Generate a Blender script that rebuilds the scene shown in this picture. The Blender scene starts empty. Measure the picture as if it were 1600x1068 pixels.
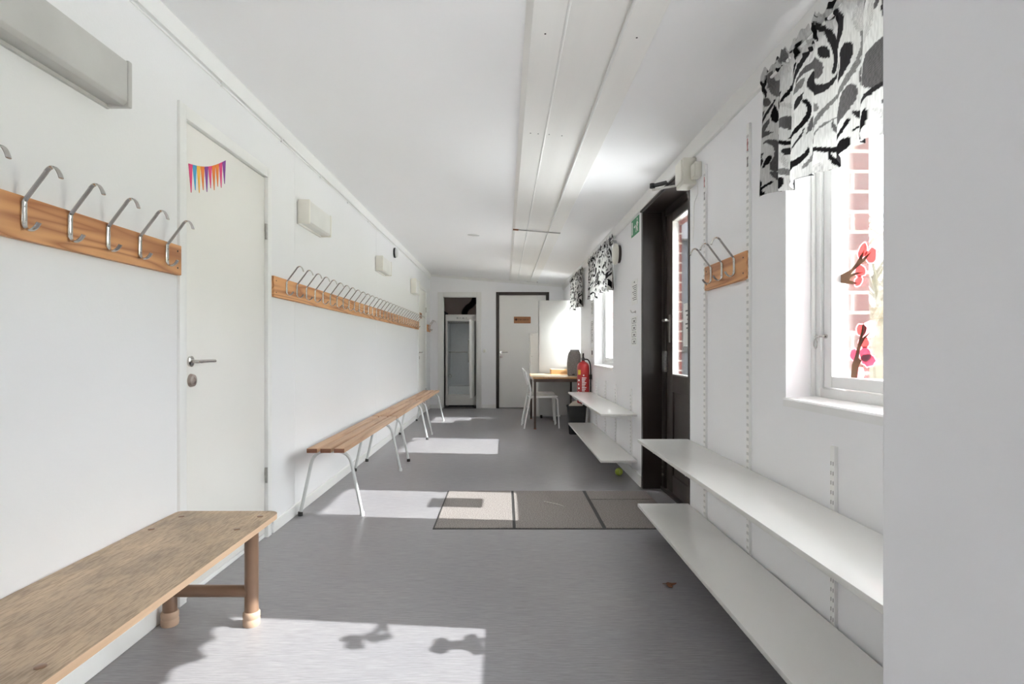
import bpy, bmesh, math, random
import numpy as np
from mathutils import Vector, Matrix
random.seed(7)
SC = bpy.context.scene
COL = SC.collection
F, PX, PY, CH = 894.0, 789.0, 545.0, 1.10      # focal length in pixels, vanishing point, eye height

# ------------------------------------------------------------------ helpers
def at_x(px, py, X):
    """world point on the plane x = X seen at a pixel"""
    Y = X*F/(px-PX)
    return Vector((X, Y, CH-(py-PY)*Y/F))

def link(o):
    COL.objects.link(o); return o

def root_loc(p):
    v = Vector((0, 0, 0))
    while p is not None:
        v += p.location; p = p.parent
    return v

class MB:
    """collects shapes (world coordinates) into one mesh"""
    def __init__(self):
        self.bm = bmesh.new()
    def _bev(self, geom_verts, bev, seg=2):
        if bev <= 0: return
        vs = set(geom_verts)
        es = [e for e in self.bm.edges if e.verts[0] in vs and e.verts[1] in vs]
        bmesh.ops.bevel(self.bm, geom=es, offset=bev, segments=seg, profile=0.5, affect='EDGES', clamp_overlap=True)
    def box(self, x0, x1, y0, y1, z0, z1, bev=0.0, mi=0, seg=2):
        vs = [self.bm.verts.new((x, y, z)) for x in (x0, x1) for y in (y0, y1) for z in (z0, z1)]
        fs = []
        for q in ((0,1,3,2),(4,6,7,5),(0,4,5,1),(2,3,7,6),(0,2,6,4),(1,5,7,3)):
            f = self.bm.faces.new([vs[i] for i in q]); f.material_index = mi; fs.append(f)
        self._bev(vs, bev, seg)
        return self
    def quad(self, pts, mi=0):
        f = self.bm.faces.new([self.bm.verts.new(p) for p in pts]); f.material_index = mi; return self
    def prism(self, pts, vec, mi=0, bev=0.0):
        """closed polygon pts (3d) extruded by vec"""
        vec = Vector(vec)
        a = [self.bm.verts.new(p) for p in pts]
        b = [self.bm.verts.new(Vector(p)+vec) for p in pts]
        n = len(a)
        fs = [self.bm.faces.new(a), self.bm.faces.new(b[::-1])]
        for i in range(n):
            fs.append(self.bm.faces.new((a[i], b[i], b[(i+1) % n], a[(i+1) % n])))
        for f in fs: f.material_index = mi
        self._bev(a+b, bev)
        return self
    def tube(self, path, r, seg=12, cap=True, mi=0, closed=False):
        path = [Vector(p) for p in path]
        n = len(path)
        rr = r if isinstance(r, (list, tuple)) else [r]*n
        rings = []
        up = None
        for i, p in enumerate(path):
            if closed:
                t = (path[(i+1) % n]-path[i-1]).normalized()
            else:
                t = (path[min(i+1, n-1)]-path[max(i-1, 0)]).normalized()
            if up is None:
                up = Vector((0, 0, 1)) if abs(t.z) < .9 else Vector((0, 1, 0))
            s = t.cross(up)
            if s.length < 1e-6: s = t.cross(Vector((1, 0, 0)))
            s.normalize(); up = s.cross(t).normalized()
            rings.append([self.bm.verts.new(p+(s*math.cos(a)+up*math.sin(a))*rr[i])
                          for a in (2*math.pi*k/seg for k in range(seg))])
        m = n if closed else n-1
        for i in range(m):
            A, B = rings[i], rings[(i+1) % n]
            for k in range(seg):
                f = self.bm.faces.new((A[k], A[(k+1) % seg], B[(k+1) % seg], B[k])); f.material_index = mi
        if cap and not closed:
            f = self.bm.faces.new(rings[0][::-1]); f.material_index = mi
            f = self.bm.faces.new(rings[-1]); f.material_index = mi
        return self
    def lathe(self, prof, c, axis='z', seg=24, mi=0):
        """prof: list of (radius, height) from c along axis"""
        c = Vector(c)
        def P(r, h, a):
            u, v = r*math.cos(a), r*math.sin(a)
            return c+(Vector((u, v, h)) if axis == 'z' else Vector((h, u, v)) if axis == 'x' else Vector((v, h, u)))
        rings = []
        for r, h in prof:
            if r < 1e-6: rings.append([self.bm.verts.new(P(0, h, 0))])
            else: rings.append([self.bm.verts.new(P(r, h, 2*math.pi*k/seg)) for k in range(seg)])
        for A, B in zip(rings, rings[1:]):
            for k in range(seg):
                q = [A[k % len(A)], A[(k+1) % len(A)], B[(k+1) % len(B)], B[k % len(B)]]
                u = []
                for v in q:
                    if v not in u: u.append(v)
                if len(u) > 2:
                    f = self.bm.faces.new(u); f.material_index = mi
        for R, rev in ((rings[0], True), (rings[-1], False)):
            if len(R) > 2:
                f = self.bm.faces.new(R[::-1] if rev else R); f.material_index = mi
        return self
    def ribbon(self, path, hw, ht, axis=(0, 1, 0), mi=0):
        """flat bar swept along a path lying in a plane normal to axis"""
        path = [Vector(p) for p in path]; ax = Vector(axis); n = len(path)
        prof = [(1, 0), (.8, .75), (.3, 1), (-.3, 1), (-.8, .75), (-1, 0), (-.8, -.75), (-.3, -1), (.3, -1), (.8, -.75)]
        rings = []
        for i, p in enumerate(path):
            t = (path[min(i+1, n-1)]-path[max(i-1, 0)]).normalized()
            s = t.cross(ax).normalized()
            rings.append([self.bm.verts.new(p+ax*(a*hw)+s*(b*ht)) for a, b in prof])
        K = len(prof)
        for A, B in zip(rings, rings[1:]):
            for k in range(K):
                self.bm.faces.new((A[k], A[(k+1) % K], B[(k+1) % K], B[k])).material_index = mi
        self.bm.faces.new(rings[0][::-1]); self.bm.faces.new(rings[-1])
        return self
    def build(self, name, mats, parent=None, smooth=35, loc=None):
        bm = self.bm
        bmesh.ops.recalc_face_normals(bm, faces=bm.faces[:])
        if smooth:
            for f in bm.faces: f.smooth = True
            for e in bm.edges:
                e.smooth = len(e.link_faces) == 2 and e.calc_face_angle(9) < math.radians(smooth)
        me = bpy.data.meshes.new(name); bm.to_mesh(me); bm.free()
        for m in (mats if isinstance(mats, (list, tuple)) else [mats]): me.materials.append(m)
        o = link(bpy.data.objects.new(name, me))
        if parent is not None:
            me.transform(Matrix.Translation(-root_loc(parent))); o.parent = parent
        elif loc is not None:
            me.transform(Matrix.Translation(-Vector(loc))); o.location = loc
        return o

def arc(c, r, a0, a1, n, ax='xz'):
    out = []
    for i in range(n+1):
        a = math.radians(a0+(a1-a0)*i/n)
        u, v = r*math.cos(a), r*math.sin(a)
        c_ = Vector(c)
        out.append(c_+(Vector((u, 0, v)) if ax == 'xz' else Vector((0, u, v)) if ax == 'yz' else Vector((u, v, 0))))
    return out

def smooth_path(pts, n=6):
    """Catmull-Rom through points"""
    pts = [Vector(p) for p in pts]; P = [pts[0]*2-pts[1]]+pts+[pts[-1]*2-pts[-2]]
    out = []
    for i in range(1, len(P)-2):
        a, b, c, d = P[i-1], P[i], P[i+1], P[i+2]
        for k in range(n):
            t = k/n
            out.append(.5*((2*b)+(c-a)*t+(2*a-5*b+4*c-d)*t*t+(3*b-a-3*c+d)*t**3))
    out.append(pts[-1]); return out

def round_poly(pts, r, n=4):
    """round the corners of a closed 3d polygon"""
    pts = [Vector(p) for p in pts]; out = []; N = len(pts)
    for i in range(N):
        p, a, b = pts[i], pts[i-1], pts[(i+1) % N]
        rr = r[i] if isinstance(r, (list, tuple)) else r
        if rr <= 0: out.append(p); continue
        u = p+(a-p).normalized()*rr; v = p+(b-p).normalized()*rr
        for k in range(n+1):
            t = k/n; out.append(u*(1-t)**2+p*2*t*(1-t)+v*t*t)
    return out

def bend(pts, r, n=5):
    """polyline with rounded corners (open)"""
    pts = [Vector(p) for p in pts]; out = [pts[0]]
    for i in range(1, len(pts)-1):
        p, a, b = pts[i], pts[i-1], pts[i+1]
        u = p+(a-p).normalized()*min(r, (a-p).length*.49); v = p+(b-p).normalized()*min(r, (b-p).length*.49)
        for k in range(n+1):
            t = k/n; out.append(u*(1-t)**2+p*2*t*(1-t)+v*t*t)
    out.append(pts[-1]); return out

def tag(o, label, cat, group=None):
    o['label'] = label; o['category'] = cat
    if group: o['group'] = group
    return o
def thing(name, loc, label, cat, group=None):
    o = link(bpy.data.objects.new(name, None)); o.location = loc; o.empty_display_size = .1
    return tag(o, label, cat, group)
def structure(o, label=None, cat=None):
    o['kind'] = 'structure'
    if label: o['label'] = label
    if cat: o['category'] = cat
    return o
def sroot(name, loc, label, cat):
    o = link(bpy.data.objects.new(name, None)); o.location = loc; o.empty_display_size = .1
    return structure(o, label, cat)
def copy_tree(o, parent=None):
    c = o.copy(); COL.objects.link(c)
    if parent is not None: c.parent = parent
    for ch in list(o.children): copy_tree(ch, c)
    return c

# ------------------------------------------------------------------ materials
def srgb(r, g, b):
    f = lambda v: (v/255/12.92) if v/255 <= .04045 else ((v/255+.055)/1.055)**2.4
    return (f(r), f(g), f(b), 1)

def mat(name, col, rough=.5, metal=0, noise=0, nscale=20, bump=0, bscale=60, stretch=(1, 1, 1), spec=.5, col2=None):
    m = bpy.data.materials.new(name); m.use_nodes = True
    N, L = m.node_tree.nodes, m.node_tree.links
    b = N['Principled BSDF']
    b.inputs['Base Color'].default_value = col
    b.inputs['Roughness'].default_value = rough; b.inputs['Metallic'].default_value = metal
    b.inputs['Specular IOR Level'].default_value = spec
    tc = N.new('ShaderNodeTexCoord'); mp = N.new('ShaderNodeMapping'); mp.inputs['Scale'].default_value = stretch
    L.new(tc.outputs['Object'], mp.inputs['Vector'])
    if noise or col2:
        nz = N.new('ShaderNodeTexNoise'); nz.inputs['Scale'].default_value = nscale; nz.inputs['Detail'].default_value = 5
        L.new(mp.outputs[0], nz.inputs['Vector'])
        mx = N.new('ShaderNodeMix'); mx.data_type = 'RGBA'
        rp = N.new('ShaderNodeMapRange'); rp.inputs[1].default_value = .3; rp.inputs[2].default_value = .7
        L.new(nz.outputs['Fac'], rp.inputs[0]); L.new(rp.outputs[0], mx.inputs['Factor'])
        c2 = col2 or tuple(min(1, c*(1+noise)) for c in col[:3])+(1,)
        c1 = col if col2 else tuple(c*(1-noise) for c in col[:3])+(1,)
        mx.inputs['A'].default_value = c1; mx.inputs['B'].default_value = c2
        L.new(mx.outputs['Result'], b.inputs['Base Color'])
    if bump:
        nb = N.new('ShaderNodeTexNoise'); nb.inputs['Scale'].default_value = bscale; nb.inputs['Detail'].default_value = 4
        L.new(mp.outputs[0], nb.inputs['Vector'])
        bp = N.new('ShaderNodeBump'); bp.inputs['Strength'].default_value = bump; bp.inputs['Distance'].default_value = .004
        L.new(nb.outputs['Fac'], bp.inputs['Height']); L.new(bp.outputs[0], b.inputs['Normal'])
    return m

def wood(name, c1, c2, axis='y', scale=9, dist=6, rough=.5, fine=60, finew=.25, knots=False):
    """grain running along an axis"""
    m = bpy.data.materials.new(name); m.use_nodes = True
    N, L = m.node_tree.nodes, m.node_tree.links; b = N['Principled BSDF']; b.inputs['Roughness'].default_value = rough
    tc = N.new('ShaderNodeTexCoord'); mp = N.new('ShaderNodeMapping')
    s = {'x': (.06, 1, 1), 'y': (1, .06, 1), 'z': (1, 1, .06)}[axis]
    mp.inputs['Scale'].default_value = s; L.new(tc.outputs['Object'], mp.inputs['Vector'])
    nz = N.new('ShaderNodeTexNoise'); nz.inputs['Scale'].default_value = 9; nz.inputs['Detail'].default_value = 1.5
    L.new(mp.outputs[0], nz.inputs['Vector'])
    mul = N.new('ShaderNodeMath'); mul.operation = 'MULTIPLY'; mul.inputs[1].default_value = scale*3
    L.new(nz.outputs['Fac'], mul.inputs[0])
    sn = N.new('ShaderNodeMath'); sn.operation = 'PINGPONG'; sn.inputs[1].default_value = 1.0; L.new(mul.outputs[0], sn.inputs[0])
    pw = N.new('ShaderNodeMath'); pw.operation = 'POWER'; pw.inputs[1].default_value = 2.2; L.new(sn.outputs[0], pw.inputs[0])
    mp2 = N.new('ShaderNodeMapping'); s2 = {'x': (.02, 1, 1), 'y': (1, .02, 1), 'z': (1, 1, .02)}[axis]
    mp2.inputs['Scale'].default_value = s2; L.new(tc.outputs['Object'], mp2.inputs['Vector'])
    n2 = N.new('ShaderNodeTexNoise'); n2.inputs['Scale'].default_value = fine*3; n2.inputs['Detail'].default_value = 3
    L.new(mp2.outputs[0], n2.inputs['Vector'])
    add = N.new('ShaderNodeMix'); add.data_type = 'FLOAT'; add.inputs['Factor'].default_value = finew
    L.new(pw.outputs[0], add.inputs['A']); L.new(n2.outputs['Fac'], add.inputs['B'])
    mx = N.new('ShaderNodeMix'); mx.data_type = 'RGBA'; mx.inputs['A'].default_value = c1; mx.inputs['B'].default_value = c2
    L.new(add.outputs['Result'], mx.inputs['Factor'])
    L.new(mx.outputs['Result'], b.inputs['Base Color'])
    return m

M = {}
M['wall'] = mat('white wall paint', srgb(243, 243, 245), .42, noise=.012, nscale=1.5, bump=.05, bscale=45)
M['wall_l'] = mat('white textured wall covering', srgb(232, 232, 233), .40, noise=.012, nscale=1.2, bump=.12, bscale=90)
M['ceil'] = mat('white ceiling paint', srgb(247, 247, 248), .6, noise=.008, nscale=1.2, bump=.04, bscale=50)
M['trim'] = mat('white gloss trim paint', srgb(234, 234, 232), .35, noise=.01, nscale=6)
M['board'] = mat('white ceiling board paint', srgb(244, 243, 240), .5, noise=.02, nscale=2, bump=.05, bscale=20, stretch=(4, .3, 4))
M['doorw'] = mat('ivory white door paint', srgb(234, 232, 227), .36, noise=.012, nscale=2)
M['doorb'] = mat('pale back door paint', srgb(245, 243, 239), .36, noise=.01, nscale=2)
M['frame'] = mat('white window paint', srgb(236, 236, 235), .3, noise=.01, nscale=8)
M['lamin'] = mat('white laminate', srgb(244, 243, 240), .2, noise=.012, nscale=4)
M['lamedge'] = mat('white shelf edging', srgb(226, 225, 220), .4, noise=.03, nscale=12)
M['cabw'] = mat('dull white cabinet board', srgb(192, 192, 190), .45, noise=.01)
M['steelw'] = mat('white enamelled steel', srgb(240, 240, 238), .35, noise=.01, nscale=9)
M['slot'] = mat('dark slot', srgb(140, 140, 138), .7, noise=.1)
M['dark'] = mat('dark brown door paint', srgb(46, 38, 35), .34, noise=.1, nscale=5)
M['dark2'] = mat('dark brown door frame paint', srgb(62, 54, 50), .42, noise=.1, nscale=6)
M['black'] = mat('black plastic', srgb(30, 29, 29), .45, noise=.15, nscale=30)
M['rubber'] = mat('dark grey rubber', srgb(52, 51, 50), .7, noise=.1, nscale=40)
M['chrome'] = mat('worn nickel', srgb(206, 203, 198), .19, 1, noise=.06, nscale=60)
M['steel'] = mat('brushed steel', srgb(186, 184, 180), .35, 1, noise=.08, nscale=80)
M['pewter'] = mat('brushed lock metal', srgb(176, 164, 158), .4, 1, noise=.06, nscale=40)
M['galv'] = mat('grey hammered steel', srgb(150, 150, 150), .5, .8, noise=.3, nscale=70)
M['bent'] = mat('light grey enamelled tube', srgb(205, 207, 206), .32, .1, noise=.02, nscale=30)
M['hookwood'] = wood('oiled pine board', srgb(224, 166, 112), srgb(164, 100, 56), 'y', 7, rough=.45, finew=.2)
M['slat'] = wood('brown bench slat', srgb(206, 172, 142), srgb(160, 124, 96), 'y', 4, rough=.5, finew=.5)
M['slatend'] = mat('dark end grain', srgb(128, 84, 62), .6, noise=.15, nscale=90)
M['ply'] = None
M['plyedge'] = wood('pale plywood edge', srgb(222, 192, 162), srgb(198, 160, 126), 'y', 3, rough=.6, finew=.5)
M['tube'] = mat('brown lacquered bench tube', srgb(132, 104, 84), .3, noise=.05, nscale=12)
M['ferrule'] = mat('tan plastic ferrule', srgb(186, 158, 136), .5, noise=.04, nscale=20)
M['birch'] = wood('birch table top', srgb(226, 206, 176), srgb(205, 178, 142), 'y', 3, rough=.3, finew=.6)
M['birchedge'] = wood('birch table edge', srgb(196, 152, 104), srgb(170, 124, 80), 'y', 3, rough=.5, finew=.6)
M['tframe'] = mat('brown table steel', srgb(78, 62, 54), .45, noise=.06)
M['sign'] = wood('brown wooden sign', srgb(186, 130, 86), srgb(150, 96, 58), 'x', 4, rough=.5)
M['ink'] = mat('dark burnt lettering', srgb(88, 54, 34), .7, noise=.1)
M['paper'] = mat('white paper', srgb(240, 240, 238), .7, noise=.01)
M['print'] = mat('grey print', srgb(120, 120, 120), .8, noise=.05)
M['printd'] = mat('dark print', srgb(66, 66, 66), .8, noise=.05)
M['printr'] = mat('red print', srgb(186, 60, 66), .7, noise=.05)
M['cream'] = mat('cream plastic', srgb(231, 229, 218), .45, noise=.02)
M['lampbody'] = mat('ribbed lamp diffuser', srgb(222, 221, 217), .42, noise=.04, nscale=5)
M['lampcap'] = mat('cream lamp end cap', srgb(232, 229, 219), .45, noise=.02)
M['lampold'] = mat('grey aged lamp diffuser', srgb(192, 191, 188), .4, noise=.07, nscale=5)
M['red'] = mat('extinguisher red', srgb(178, 46, 48), .3, noise=.04)
M['yellow'] = mat('yellow sticker', srgb(226, 190, 60), .5, noise=.05)
M['green'] = mat('exit sign green', srgb(62, 150, 104), .5, noise=.03)
M['ball'] = mat('tennis ball felt', srgb(186, 205, 90), .95, noise=.1, nscale=80, bump=.6, bscale=300)
M['ballseam'] = mat('tennis ball seam', srgb(226, 230, 200), .8, noise=.02)
M['bag'] = mat('thin off white bag', srgb(226, 218, 204), .5, noise=.06, nscale=15)
M['bin'] = mat('black bin plastic', srgb(42, 42, 42), .5, noise=.1, nscale=20)
M['felt'] = mat('speckled grey cover', srgb(142, 137, 136), .8, noise=.22, nscale=70, bump=.3, bscale=180)
M['felt2'] = mat('light grey rim', srgb(158, 156, 154), .7, noise=.08, nscale=40)
M['tray'] = wood('pale orange wooden tray', srgb(232, 190, 140), srgb(208, 156, 104), 'x', 3, rough=.55)
M['closet'] = mat('brown grey closet plaster', srgb(216, 203, 196), .8, noise=.06, nscale=3, bump=.1)
M['closetd'] = mat('dark closet side wall', srgb(74, 68, 64), .8, noise=.1, nscale=3)
M['grey'] = mat('grey cabinet interior', srgb(222, 226, 228), .45, noise=.02)
M['applw'] = mat('appliance white', srgb(232, 231, 228), .35, noise=.01)
M['alum'] = mat('dull aluminium strip', srgb(176, 174, 171), .5, .6, noise=.1, nscale=30)
M['rust'] = mat('brown stained strip end', srgb(140, 92, 62), .7, noise=.15, nscale=60)
M['leaf'] = mat('dry brown leaf', srgb(120, 78, 50), .8, noise=.2, nscale=120)
M['straw'] = mat('pale straw', srgb(205, 200, 190), .7, noise=.05)
M['branch'] = mat('brown painted paper', srgb(134, 114, 98), .8, noise=.08, nscale=40)
M['petal'] = mat('coral red tissue paper', srgb(243, 172, 168), .8, noise=.06, nscale=40)
M['petalp'] = mat('pale pink tissue paper', srgb(246, 190, 194), .8, noise=.05, nscale=40)
M['petalm'] = mat('mauve pink tissue paper', srgb(218, 162, 182), .8, noise=.06, nscale=40)
M['deviceface'] = mat('pale grey device face', srgb(200, 200, 198), .3, noise=.03)
M['bark'] = mat('grey brown bark', srgb(120, 112, 100), .9, noise=.25, nscale=12)
M['hedge'] = mat('dull green foliage', srgb(112, 124, 92), .9, noise=.35, nscale=6)
M['grass'] = mat('pale spring lawn', srgb(150, 150, 120), .95, noise=.15, nscale=3)
M['pave'] = mat('pale concrete paving', srgb(222, 221, 219), .9, noise=.04, nscale=4)
M['yhouse'] = mat('dark house cladding', srgb(58, 58, 62), .8, noise=.04)
M['roofm'] = mat('dark roof tiles', srgb(90, 88, 92), .8, noise=.1)
for k, t in (('petal', .75), ('petalp', .8), ('petalm', .75), ('branch', .5)):
    nt = M[k].node_tree; pb = nt.nodes['Principled BSDF']; src = pb.inputs['Base Color'].links[0].from_socket
    tr = nt.nodes.new('ShaderNodeBsdfTranslucent'); nt.links.new(src, tr.inputs['Color'])
    ms = nt.nodes.new('ShaderNodeMixShader'); ms.inputs[0].default_value = t
    nt.links.new(pb.outputs[0], ms.inputs[1]); nt.links.new(tr.outputs[0], ms.inputs[2]); nt.links.new(ms.outputs[0], nt.nodes['Material Output'].inputs['Surface'])
for k, c in dict(pink=(226, 72, 130), blue=(70, 160, 205), yel=(240, 186, 70), ora=(234, 130, 50), pur=(132, 66, 152)).items():
    M['b_'+k] = mat('bunting '+k, srgb(*c), .7, noise=.03, nscale=40)

def make_ply():
    m = bpy.data.materials.new('worn birch plywood'); m.use_nodes = True
    N, L = m.node_tree.nodes, m.node_tree.links; b = N['Principled BSDF']; b.inputs['Roughness'].default_value = .45
    tc = N.new('ShaderNodeTexCoord'); mp = N.new('ShaderNodeMapping')
    mp.inputs['Scale'].default_value = (1, .10, 1); L.new(tc.outputs['Object'], mp.inputs['Vector'])
    n1 = N.new('ShaderNodeTexNoise'); n1.inputs['Scale'].default_value = 230; n1.inputs['Detail'].default_value = 3
    L.new(mp.outputs[0], n1.inputs['Vector'])
    n2 = N.new('ShaderNodeTexNoise'); n2.inputs['Scale'].default_value = 5; n2.inputs['Detail'].default_value = 6; n2.inputs['Roughness'].default_value = .7
    mp2 = N.new('ShaderNodeMapping'); mp2.inputs['Scale'].default_value = (1, .6, 1); L.new(tc.outputs['Object'], mp2.inputs['Vector'])
    L.new(mp2.outputs[0], n2.inputs['Vector'])
    r = N.new('ShaderNodeValToRGB'); r.color_ramp.elements[0].position = .36; r.color_ramp.elements[0].color = srgb(158, 138, 116)
    r.color_ramp.elements[1].position = .66; r.color_ramp.elements[1].color = srgb(204, 178, 148)
    L.new(n2.outputs['Fac'], r.inputs['Fac'])
    mx = N.new('ShaderNodeMix'); mx.data_type = 'RGBA'; mx.blend_type = 'MULTIPLY'; mx.inputs['Factor'].default_value = .8
    r2 = N.new('ShaderNodeValToRGB'); r2.color_ramp.elements[0].position = .38; r2.color_ramp.elements[0].color = (.62, .58, .54, 1)
    r2.color_ramp.elements[1].position = .55; r2.color_ramp.elements[1].color = (1, 1, 1, 1)
    L.new(n1.outputs['Fac'], r2.inputs['Fac'])
    L.new(r.outputs[0], mx.inputs['A']); L.new(r2.outputs[0], mx.inputs['B']); L.new(mx.outputs['Result'], b.inputs['Base Color'])
    return m
M['ply'] = make_ply()

def make_floor():
    m = bpy.data.materials.new('grey streaked linoleum'); m.use_nodes = True
    N, L = m.node_tree.nodes, m.node_tree.links; b = N['Principled BSDF']
    tc = N.new('ShaderNodeTexCoord')
    def nz(scale, st, det=4, ro=.6):
        mp = N.new('ShaderNodeMapping'); mp.inputs['Scale'].default_value = st; L.new(tc.outputs['Object'], mp.inputs['Vector'])
        n = N.new('ShaderNodeTexNoise'); n.inputs['Scale'].default_value = scale; n.inputs['Detail'].default_value = det
        n.inputs['Roughness'].default_value = ro; L.new(mp.outputs[0], n.inputs['Vector']); return n
    a = nz(9, (.9, 26, 1), 4); c = nz(30, (.7, 16, 1), 3); w = nz(1.1, (1, 1, 1), 4)
    mx = N.new('ShaderNodeMix'); mx.data_type = 'FLOAT'; mx.inputs['Factor'].default_value = .45
    L.new(a.outputs['Fac'], mx.inputs['A']); L.new(c.outputs['Fac'], mx.inputs['B'])
    r = N.new('ShaderNodeValToRGB'); r.color_ramp.elements[0].position = .32; r.color_ramp.elements[0].color = srgb(116, 114, 117)
    r.color_ramp.elements[1].position = .68; r.color_ramp.elements[1].color = srgb(163, 161, 164)
    L.new(mx.outputs['Result'], r.inputs['Fac'])
    r3 = N.new('ShaderNodeValToRGB'); r3.color_ramp.elements[0].position = .35; r3.color_ramp.elements[0].color = (.9, .9, .91, 1)
    r3.color_ramp.elements[1].position = .65; r3.color_ramp.elements[1].color = (1.04, 1.03, 1.01, 1); L.new(w.outputs['Fac'], r3.inputs['Fac'])
    mm = N.new('ShaderNodeMix'); mm.data_type = 'RGBA'; mm.blend_type = 'MULTIPLY'; mm.inputs['Factor'].default_value = 1
    L.new(r.outputs[0], mm.inputs['A']); L.new(r3.outputs[0], mm.inputs['B'])
    L.new(mm.outputs['Result'], b.inputs['Base Color'])
    rr = N.new('ShaderNodeMapRange'); rr.inputs[3].default_value = .26; rr.inputs[4].default_value = .42; L.new(w.outputs['Fac'], rr.inputs[0])
    L.new(rr.outputs[0], b.inputs['Roughness'])
    bp = N.new('ShaderNodeBump'); bp.inputs['Strength'].default_value = .05; bp.inputs['Distance'].default_value = .002
    L.new(c.outputs['Fac'], bp.inputs['Height']); L.new(bp.outputs[0], b.inputs['Normal'])
    return m
M['floor'] = make_floor()

def make_mat():
    m = bpy.data.materials.new('brown entrance matting'); m.use_nodes = True
    N, L = m.node_tree.nodes, m.node_tree.links; b = N['Principled BSDF']; b.inputs['Roughness'].default_value = .95
    b.inputs['Specular IOR Level'].default_value = .15
    tc = N.new('ShaderNodeTexCoord'); n = N.new('ShaderNodeTexNoise'); n.inputs['Scale'].default_value = 160; n.inputs['Detail'].default_value = 2
    L.new(tc.outputs['Object'], n.inputs['Vector'])
    r = N.new('ShaderNodeValToRGB'); r.color_ramp.elements[0].position = .35; r.color_ramp.elements[0].color = srgb(112, 105, 102)
    r.color_ramp.elements[1].position = .68; r.color_ramp.elements[1].color = srgb(166, 159, 155); L.new(n.outputs['Fac'], r.inputs['Fac'])
    L.new(r.outputs[0], b.inputs['Base Color'])
    bp = N.new('ShaderNodeBump'); bp.inputs['Strength'].default_value = .5; bp.inputs['Distance'].default_value = .003
    L.new(n.outputs['Fac'], bp.inputs['Height']); L.new(bp.outputs[0], b.inputs['Normal'])
    return m
M['mat'] = make_mat()

def make_brick():
    m = bpy.data.materials.new('red facade brick'); m.use_nodes = True
    N, L = m.node_tree.nodes, m.node_tree.links; b = N['Principled BSDF']; b.inputs['Roughness'].default_value = .85
    tc = N.new('ShaderNodeTexCoord'); sp = N.new('ShaderNodeSeparateXYZ'); L.new(tc.outputs['Object'], sp.inputs[0])
    ad = N.new('ShaderNodeMath'); ad.operation = 'ADD'; L.new(sp.outputs['X'], ad.inputs[0]); L.new(sp.outputs['Y'], ad.inputs[1])
    cb = N.new('ShaderNodeCombineXYZ'); L.new(ad.outputs[0], cb.inputs['X']); L.new(sp.outputs['Z'], cb.inputs['Y'])
    br = N.new('ShaderNodeTexBrick'); br.inputs['Scale'].default_value = 1
    br.inputs['Brick Width'].default_value = .262; br.inputs['Row Height'].default_value = .0775; br.inputs['Mortar Size'].default_value = .007
    br.inputs['Color1'].default_value = srgb(104, 50, 42); br.inputs['Color2'].default_value = srgb(84, 42, 37); br.inputs['Mortar'].default_value = srgb(150, 140, 130)
    L.new(cb.outputs[0], br.inputs['Vector'])
    nz = N.new('ShaderNodeTexNoise'); nz.inputs['Scale'].default_value = 60; L.new(tc.outputs['Object'], nz.inputs['Vector'])
    mx = N.new('ShaderNodeMix'); mx.data_type = 'RGBA'; mx.blend_type = 'OVERLAY'; mx.inputs['Factor'].default_value = .35
    L.new(br.outputs['Color'], mx.inputs['A']); L.new(nz.outputs['Color'], mx.inputs['B']); L.new(mx.outputs['Result'], b.inputs['Base Color'])
    bp = N.new('ShaderNodeBump'); bp.inputs['Strength'].default_value = .6; bp.inputs['Distance'].default_value = .006; bp.invert = True
    L.new(br.outputs['Fac'], bp.inputs['Height']); L.new(bp.outputs[0], b.inputs['Normal'])
    return m
M['brick'] = make_brick()

def make_glass():
    m = bpy.data.materials.new('window glass'); m.use_nodes = True
    N, L = m.node_tree.nodes, m.node_tree.links; N.remove(N['Principled BSDF'])
    t = N.new('ShaderNodeBsdfTransparent'); t.inputs[0].default_value = (.96, .98, .98, 1)
    g = N.new('ShaderNodeBsdfGlossy'); g.inputs['Roughness'].default_value = .02
    fr = N.new('ShaderNodeFresnel'); fr.inputs['IOR'].default_value = 1.35
    mul = N.new('ShaderNodeMath'); mul.operation = 'MULTIPLY'; mul.inputs[1].default_value = .7; L.new(fr.outputs[0], mul.inputs[0])
    x = N.new('ShaderNodeMixShader'); L.new(mul.outputs[0], x.inputs[0]); L.new(t.outputs[0], x.inputs[1]); L.new(g.outputs[0], x.inputs[2])
    L.new(x.outputs[0], N['Material Output'].inputs['Surface'])
    return m
M['glass'] = make_glass()

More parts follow.
